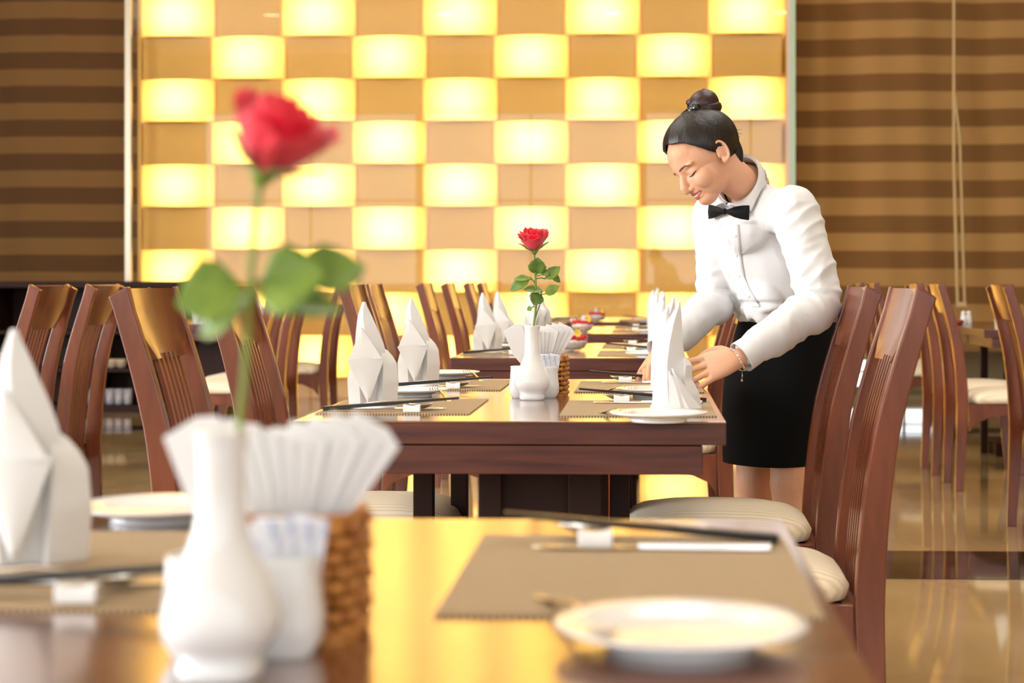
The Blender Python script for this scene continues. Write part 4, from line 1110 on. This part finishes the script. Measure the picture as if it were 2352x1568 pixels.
def wr(co, n_):
    best = min(((near_seg(co, a, b)[1], k) for k, (a, b) in enumerate(arms_ax)))
    out = 0
    if best[0] < .075:
        a, b = arms_ax[best[1]]; t, dist = near_seg(co, a, b); u = (co-a)
        ax = (b-a).normalized(); ang = u-ax*u.dot(ax)
        al = t*(b-a).length
        e_ = (t-(1 if best[1] % 2 == 0 else 0)); s_ = (t-(0 if best[1] % 2 == 0 else 1))
        crush = math.exp(-(e_*2.6)**2)+.5*math.exp(-(s_*3)**2)
        out += ridge(V((al*26+ang.x*9, ang.x*9, ang.z*9+best[1]*7)))*(.0016+.0042*crush)
        out += ridge(V((al*9+5, ang.x*20, ang.y*20+best[1]*3)))*.0030
        out += noise.noise(V((al*14, ang.x*14, ang.y*14)))*.006
    else:
        dn = (co.z-WAI.z)
        out += ridge(V((co.x*15+dn*3, co.y*15, co.z*3.2)))*.0050
        out += ridge(V((co.x*9+co.z*9, co.y*9, co.z*9+3)))*.0030
        out += noise.noise(V((co.x*20, co.y*20, co.z*9)))*.006
        out += -.012*math.exp(-((dn-.012)/.006)**2)*(1 if n_.dot(Fd) > -.2 else .3)
    return out
shirt = remeshed('shirt', sb, shirt_m, wroot, .0042, 9, wr)
SB = BVHTree.FromObject(shirt, bpy.context.evaluated_depsgraph_get())
def on_shirt(px, py, lift=.001):
    a = q(px, py, 3.9)-ROOT; b = q(px, py, 5.0)-ROOT
    hit = SB.ray_cast(a, (b-a).normalized())
    return (hit[0]+hit[1]*lift, hit[1]) if hit[0] else (q(px,py,4.45)-ROOT, V((0,-1,0)))
# cuffs
cuff_m = shirt_m
for E, W_, nm in ((ELN, WRN, 1), (ELF, WRF, 1)):
    ax = (W_-E).normalized(); a = W_-ax*.052; bm = bmesh.new(); s_ = ax.orthogonal().normalized(); t_ = ax.cross(s_)
    loft(bm, [ell(a+ax*k, s_*r, t_*r*.95, 28) for k, r in ((-.012,.036),(0,.0385),(.02,.0395),(.048,.0405),(.050,.0395),(.046,.037),(.0,.034))], cap=False)
    o = obj('cuff', bm, cuff_m, shirt, smooth=True)
# placket and buttons down the front
line = [(1688,515),(1690,545),(1693,575),(1697,605),(1702,635),(1714,665),(1730,690),(1738,705)]
bm = bmesh.new(); rows = []
for i in range(len(line)*4-3):
    k = min(i//4, len(line)-2); t = (i-4*k)/4; x = lerp(line[k][0], line[k+1][0], t); y = lerp(line[k][1], line[k+1][1], t)
    rows.append([on_shirt(x+d, y, .0022)[0] for d in (-9,-3,3,9)])
loft(bm, rows, cap=False, closed=False); obj('placket', bm, shirt_m, shirt, smooth=True, solid=.0016)
m_btn = mat('pearl_button', (.8,.8,.78), .2)
for x, y in ((1690,540),(1693,585),(1700,632),(1722,680)):
    p_, n_ = on_shirt(x, y, .004); bm = bmesh.new(); sphere(bm, p_, (.0042,.0042,.0018), 12, 8, n_.to_track_quat('Z','Y').to_matrix()); obj('button', bm, m_btn, shirt, smooth=True)
# collar: fold-down with two points
CA = (H(-.03,0,-.06)-NB).normalized(); CF = (Fd+V((0,0,-.35))); CF = (CF-CA*CF.dot(CA)).normalized(); CL = CA.cross(CF)
bm = bmesh.new(); rows = []; NCL = 48
CC = NB+CA*.020
for i in range(NCL+1):
    a = lerp(-PI*.985, PI*.985, i/NCL)   # 0 = back of the neck, +-pi = front
    front = (abs(a)/PI)
    dirv = -CF*math.cos(a)+CL*math.sin(a)
    ht = .040-.020*front**2; rt = .0595+.004*front
    top = CC+dirv*rt+CA*ht
    mid = CC+dirv*(rt+.006)+CA*(ht+.001)
    drop = .030
    spread = .003
    pull = CL*(math.sin(a)*0)+(-dirv*0)
    edge = CC+dirv*(rt+spread)+CA*(ht-drop)
    rows.append([CC+dirv*(rt-.002)-CA*.008, top, mid, mid.lerp(edge, .5)+dirv*.002, edge])
loft(bm, rows, cap=False, closed=False); obj('collar', bm, shirt_m, shirt, solid=.0022, angle=60)
def ringtop(a, out=.004):
    front = abs(a)/PI; dirv = -CF*math.cos(a)+CL*math.sin(a)
    return CC+dirv*(.0595+.004*front+out)+CA*(.042-.020*front**2)
sgn = 1 if (CL.y < 0) else -1
def collar_flap(a0, a1, outer, sg):
    bm = bmesh.new(); rows = []; n_ = 16
    oc = curve([(x, y) for x, y in outer], n_)
    for i in range(n_+1):
        top = ringtop(sg*lerp(a0, a1, i/n_)); o_, nn = on_shirt(oc[i][0], oc[i][1], .007)
        row = []
        for k in range(7):
            t = k/6; p_ = top.lerp(o_, t); row.append(p_+(nn+CA*.6).normalized()*(.007*math.sin(PI*min(1, t*1.1))))
        rows.append(row)
    loft(bm, rows, cap=False, closed=False); obj('collar_flap', bm, shirt_m, shirt, solid=.0022, angle=60)
collar_flap(.10*PI, .97*PI, [(1758,392),(1762,410),(1756,432),(1745,455),(1737,472),(1729,487)], sgn)
collar_flap(.60*PI, .97*PI, [(1632,462),(1638,472),(1646,482)], -sgn)
# bow tie
bt_ = empty('bow_tie', (0,0,0)); bt_.parent = wroot
m_bow = mat('black_satin', (.005,.005,.006), .6, spec=.2)
bc = on_shirt(1681, 491, .012)[0]; r1 = on_shirt(1722, 492, .010)[0]; l1 = on_shirt(1637, 487, .012)[0]
bcx = bc+Fd*.008
for end, hh, sg in ((r1, .017, 1), (l1, .016, -1)):
    bm = bmesh.new(); rings = []; d = (end-bcx); up_ = Zd-d.normalized()*Zd.dot(d.normalized()); up_.normalize(); nn = d.normalized().cross(up_)
    if nn.dot(Fd) < 0: nn = -nn
    for t, h_, th in ((0,.004,.004),(.15,.007,.006),(.4,.013,.0075),(.7,.017,.006),(.95,.0185,.003),(1.0,.018,.001)):
        c = bcx+d*t+nn*(.004*math.sin(PI*t))+up_*(-.004*t*sg*.5); ring = []
        for i in range(20):
            a = 2*PI*i/20; ring.append(c+up_*(h_*math.sin(a))+nn*(th*math.cos(a)*(1+.25*math.cos(3*a))))
        rings.append(ring)
    loft(bm, rings); obj('bow_wing', bm, m_bow, bt_, smooth=True)
bm = bmesh.new(); sphere(bm, bcx+Fd*.003, (.006,.006,.008), 14, 10); obj('bow_knot', bm, m_bow, bt_, smooth=True)
bm = bmesh.new(); pts = []
for i in range(25):
    a = -PI+2*PI*i/24; dirv = -CF*math.cos(a)+CL*math.sin(a); pts.append(CC+dirv*.0605+CA*(.008-.012*(abs(a)/PI)))
tube(bm, pts, .0035, 6, cap=False); obj('neck_band', bm, m_bow, bt_, smooth=True)
# --- skirt
bm = bmesh.new()
def tk(c, w, d): return ell(c, Wd*w, Fd*d, 48, .88)
rings = [tk(Q(1812, 712, 4.63), .132,.108), tk(Q(1805, 745, 4.63), .140,.113), tk(Q(1800, 790, 4.635), .152,.116), tk(Q(1792, 840, 4.64), .162,.118), tk(Q(1782, 900, 4.64), .162,.116), tk(Q(1771, 980, 4.635), .148,.108), tk(Q(1763, 1054, 4.63), .1315,.101), tk(Q(1762, 1064, 4.63), .130,.100)]
inner = [tk(Q(1762, 1063, 4.63), .127,.097), tk(Q(1763, 1052, 4.63), .1285,.098), tk(Q(1771, 1000, 4.635), .14,.10)]
loft(bm, rings+inner, cap=False)
sk = obj('skirt', bm, skirt_m, wroot, smooth=True, sub=2)
# shoes
m_shoe = mat('black_shoe_leather', (.01,.01,.01), .3)
for A in (AN, AF):
    bm = bmesh.new(); T = A+Fd*.13
    limb(bm, smooth_pts([(V((A.x,A.y,.045))-Fd*.03, .034,.040), (V((A.x,A.y,.045))+Fd*.03, .036,.036), (V((T.x,T.y,.030))-Fd*.02, .040,.026), (V((T.x,T.y,.022))+Fd*.035, .030,.018)]), 20, True, up=tuple(Wd))
    b0 = V((A.x,A.y,0))-Fd*.035; loft(bm, [ell(b0, Wd*.022, Fd*.022, 16), ell(b0+V((0,0,.04)), Wd*.030, Fd*.032, 16)])
    for v in bm.verts: v.co.z = max(v.co.z, .001)
    obj('shoe', bm, m_shoe, wroot, smooth=True)
# bracelet on the near wrist
bm = bmesh.new(); ax = (WRN-ELN).normalized(); c = WRN+ax*.012; s_ = ax.orthogonal().normalized(); t_ = ax.cross(s_)
for i in range(30):
    a = 2*PI*i/30; b_ = 2*PI*(i+1)/30
    p0 = c+(s_*math.cos(a)+t_*math.sin(a))*.0300+ax*.004*math.sin(2*a); p1 = c+(s_*math.cos(b_)+t_*math.sin(b_))*.0300+ax*.004*math.sin(2*b_)
    tube(bm, [p0, p0.lerp(p1,.5)+(s_*math.cos(a)+t_*math.sin(a))*.0014, p1], .0013, 5)
    if i % 3 == 0: sphere(bm, p0, .0026, 8, 6)
low = min([c+(s_*math.cos(k*.2)+t_*math.sin(k*.2))*.030 for k in range(32)], key=lambda v: v.z)
tube(bm, [low, low+V((.001,-.002,-.010)), low+V((0,-.002,-.018))], .0012, 5); sphere(bm, low+V((0,-.002,-.022)), .0032, 8, 6)
obj('bracelet', bm, mat('silver_chain', (.85,.78,.7), .2, metal=1), wroot, smooth=True)
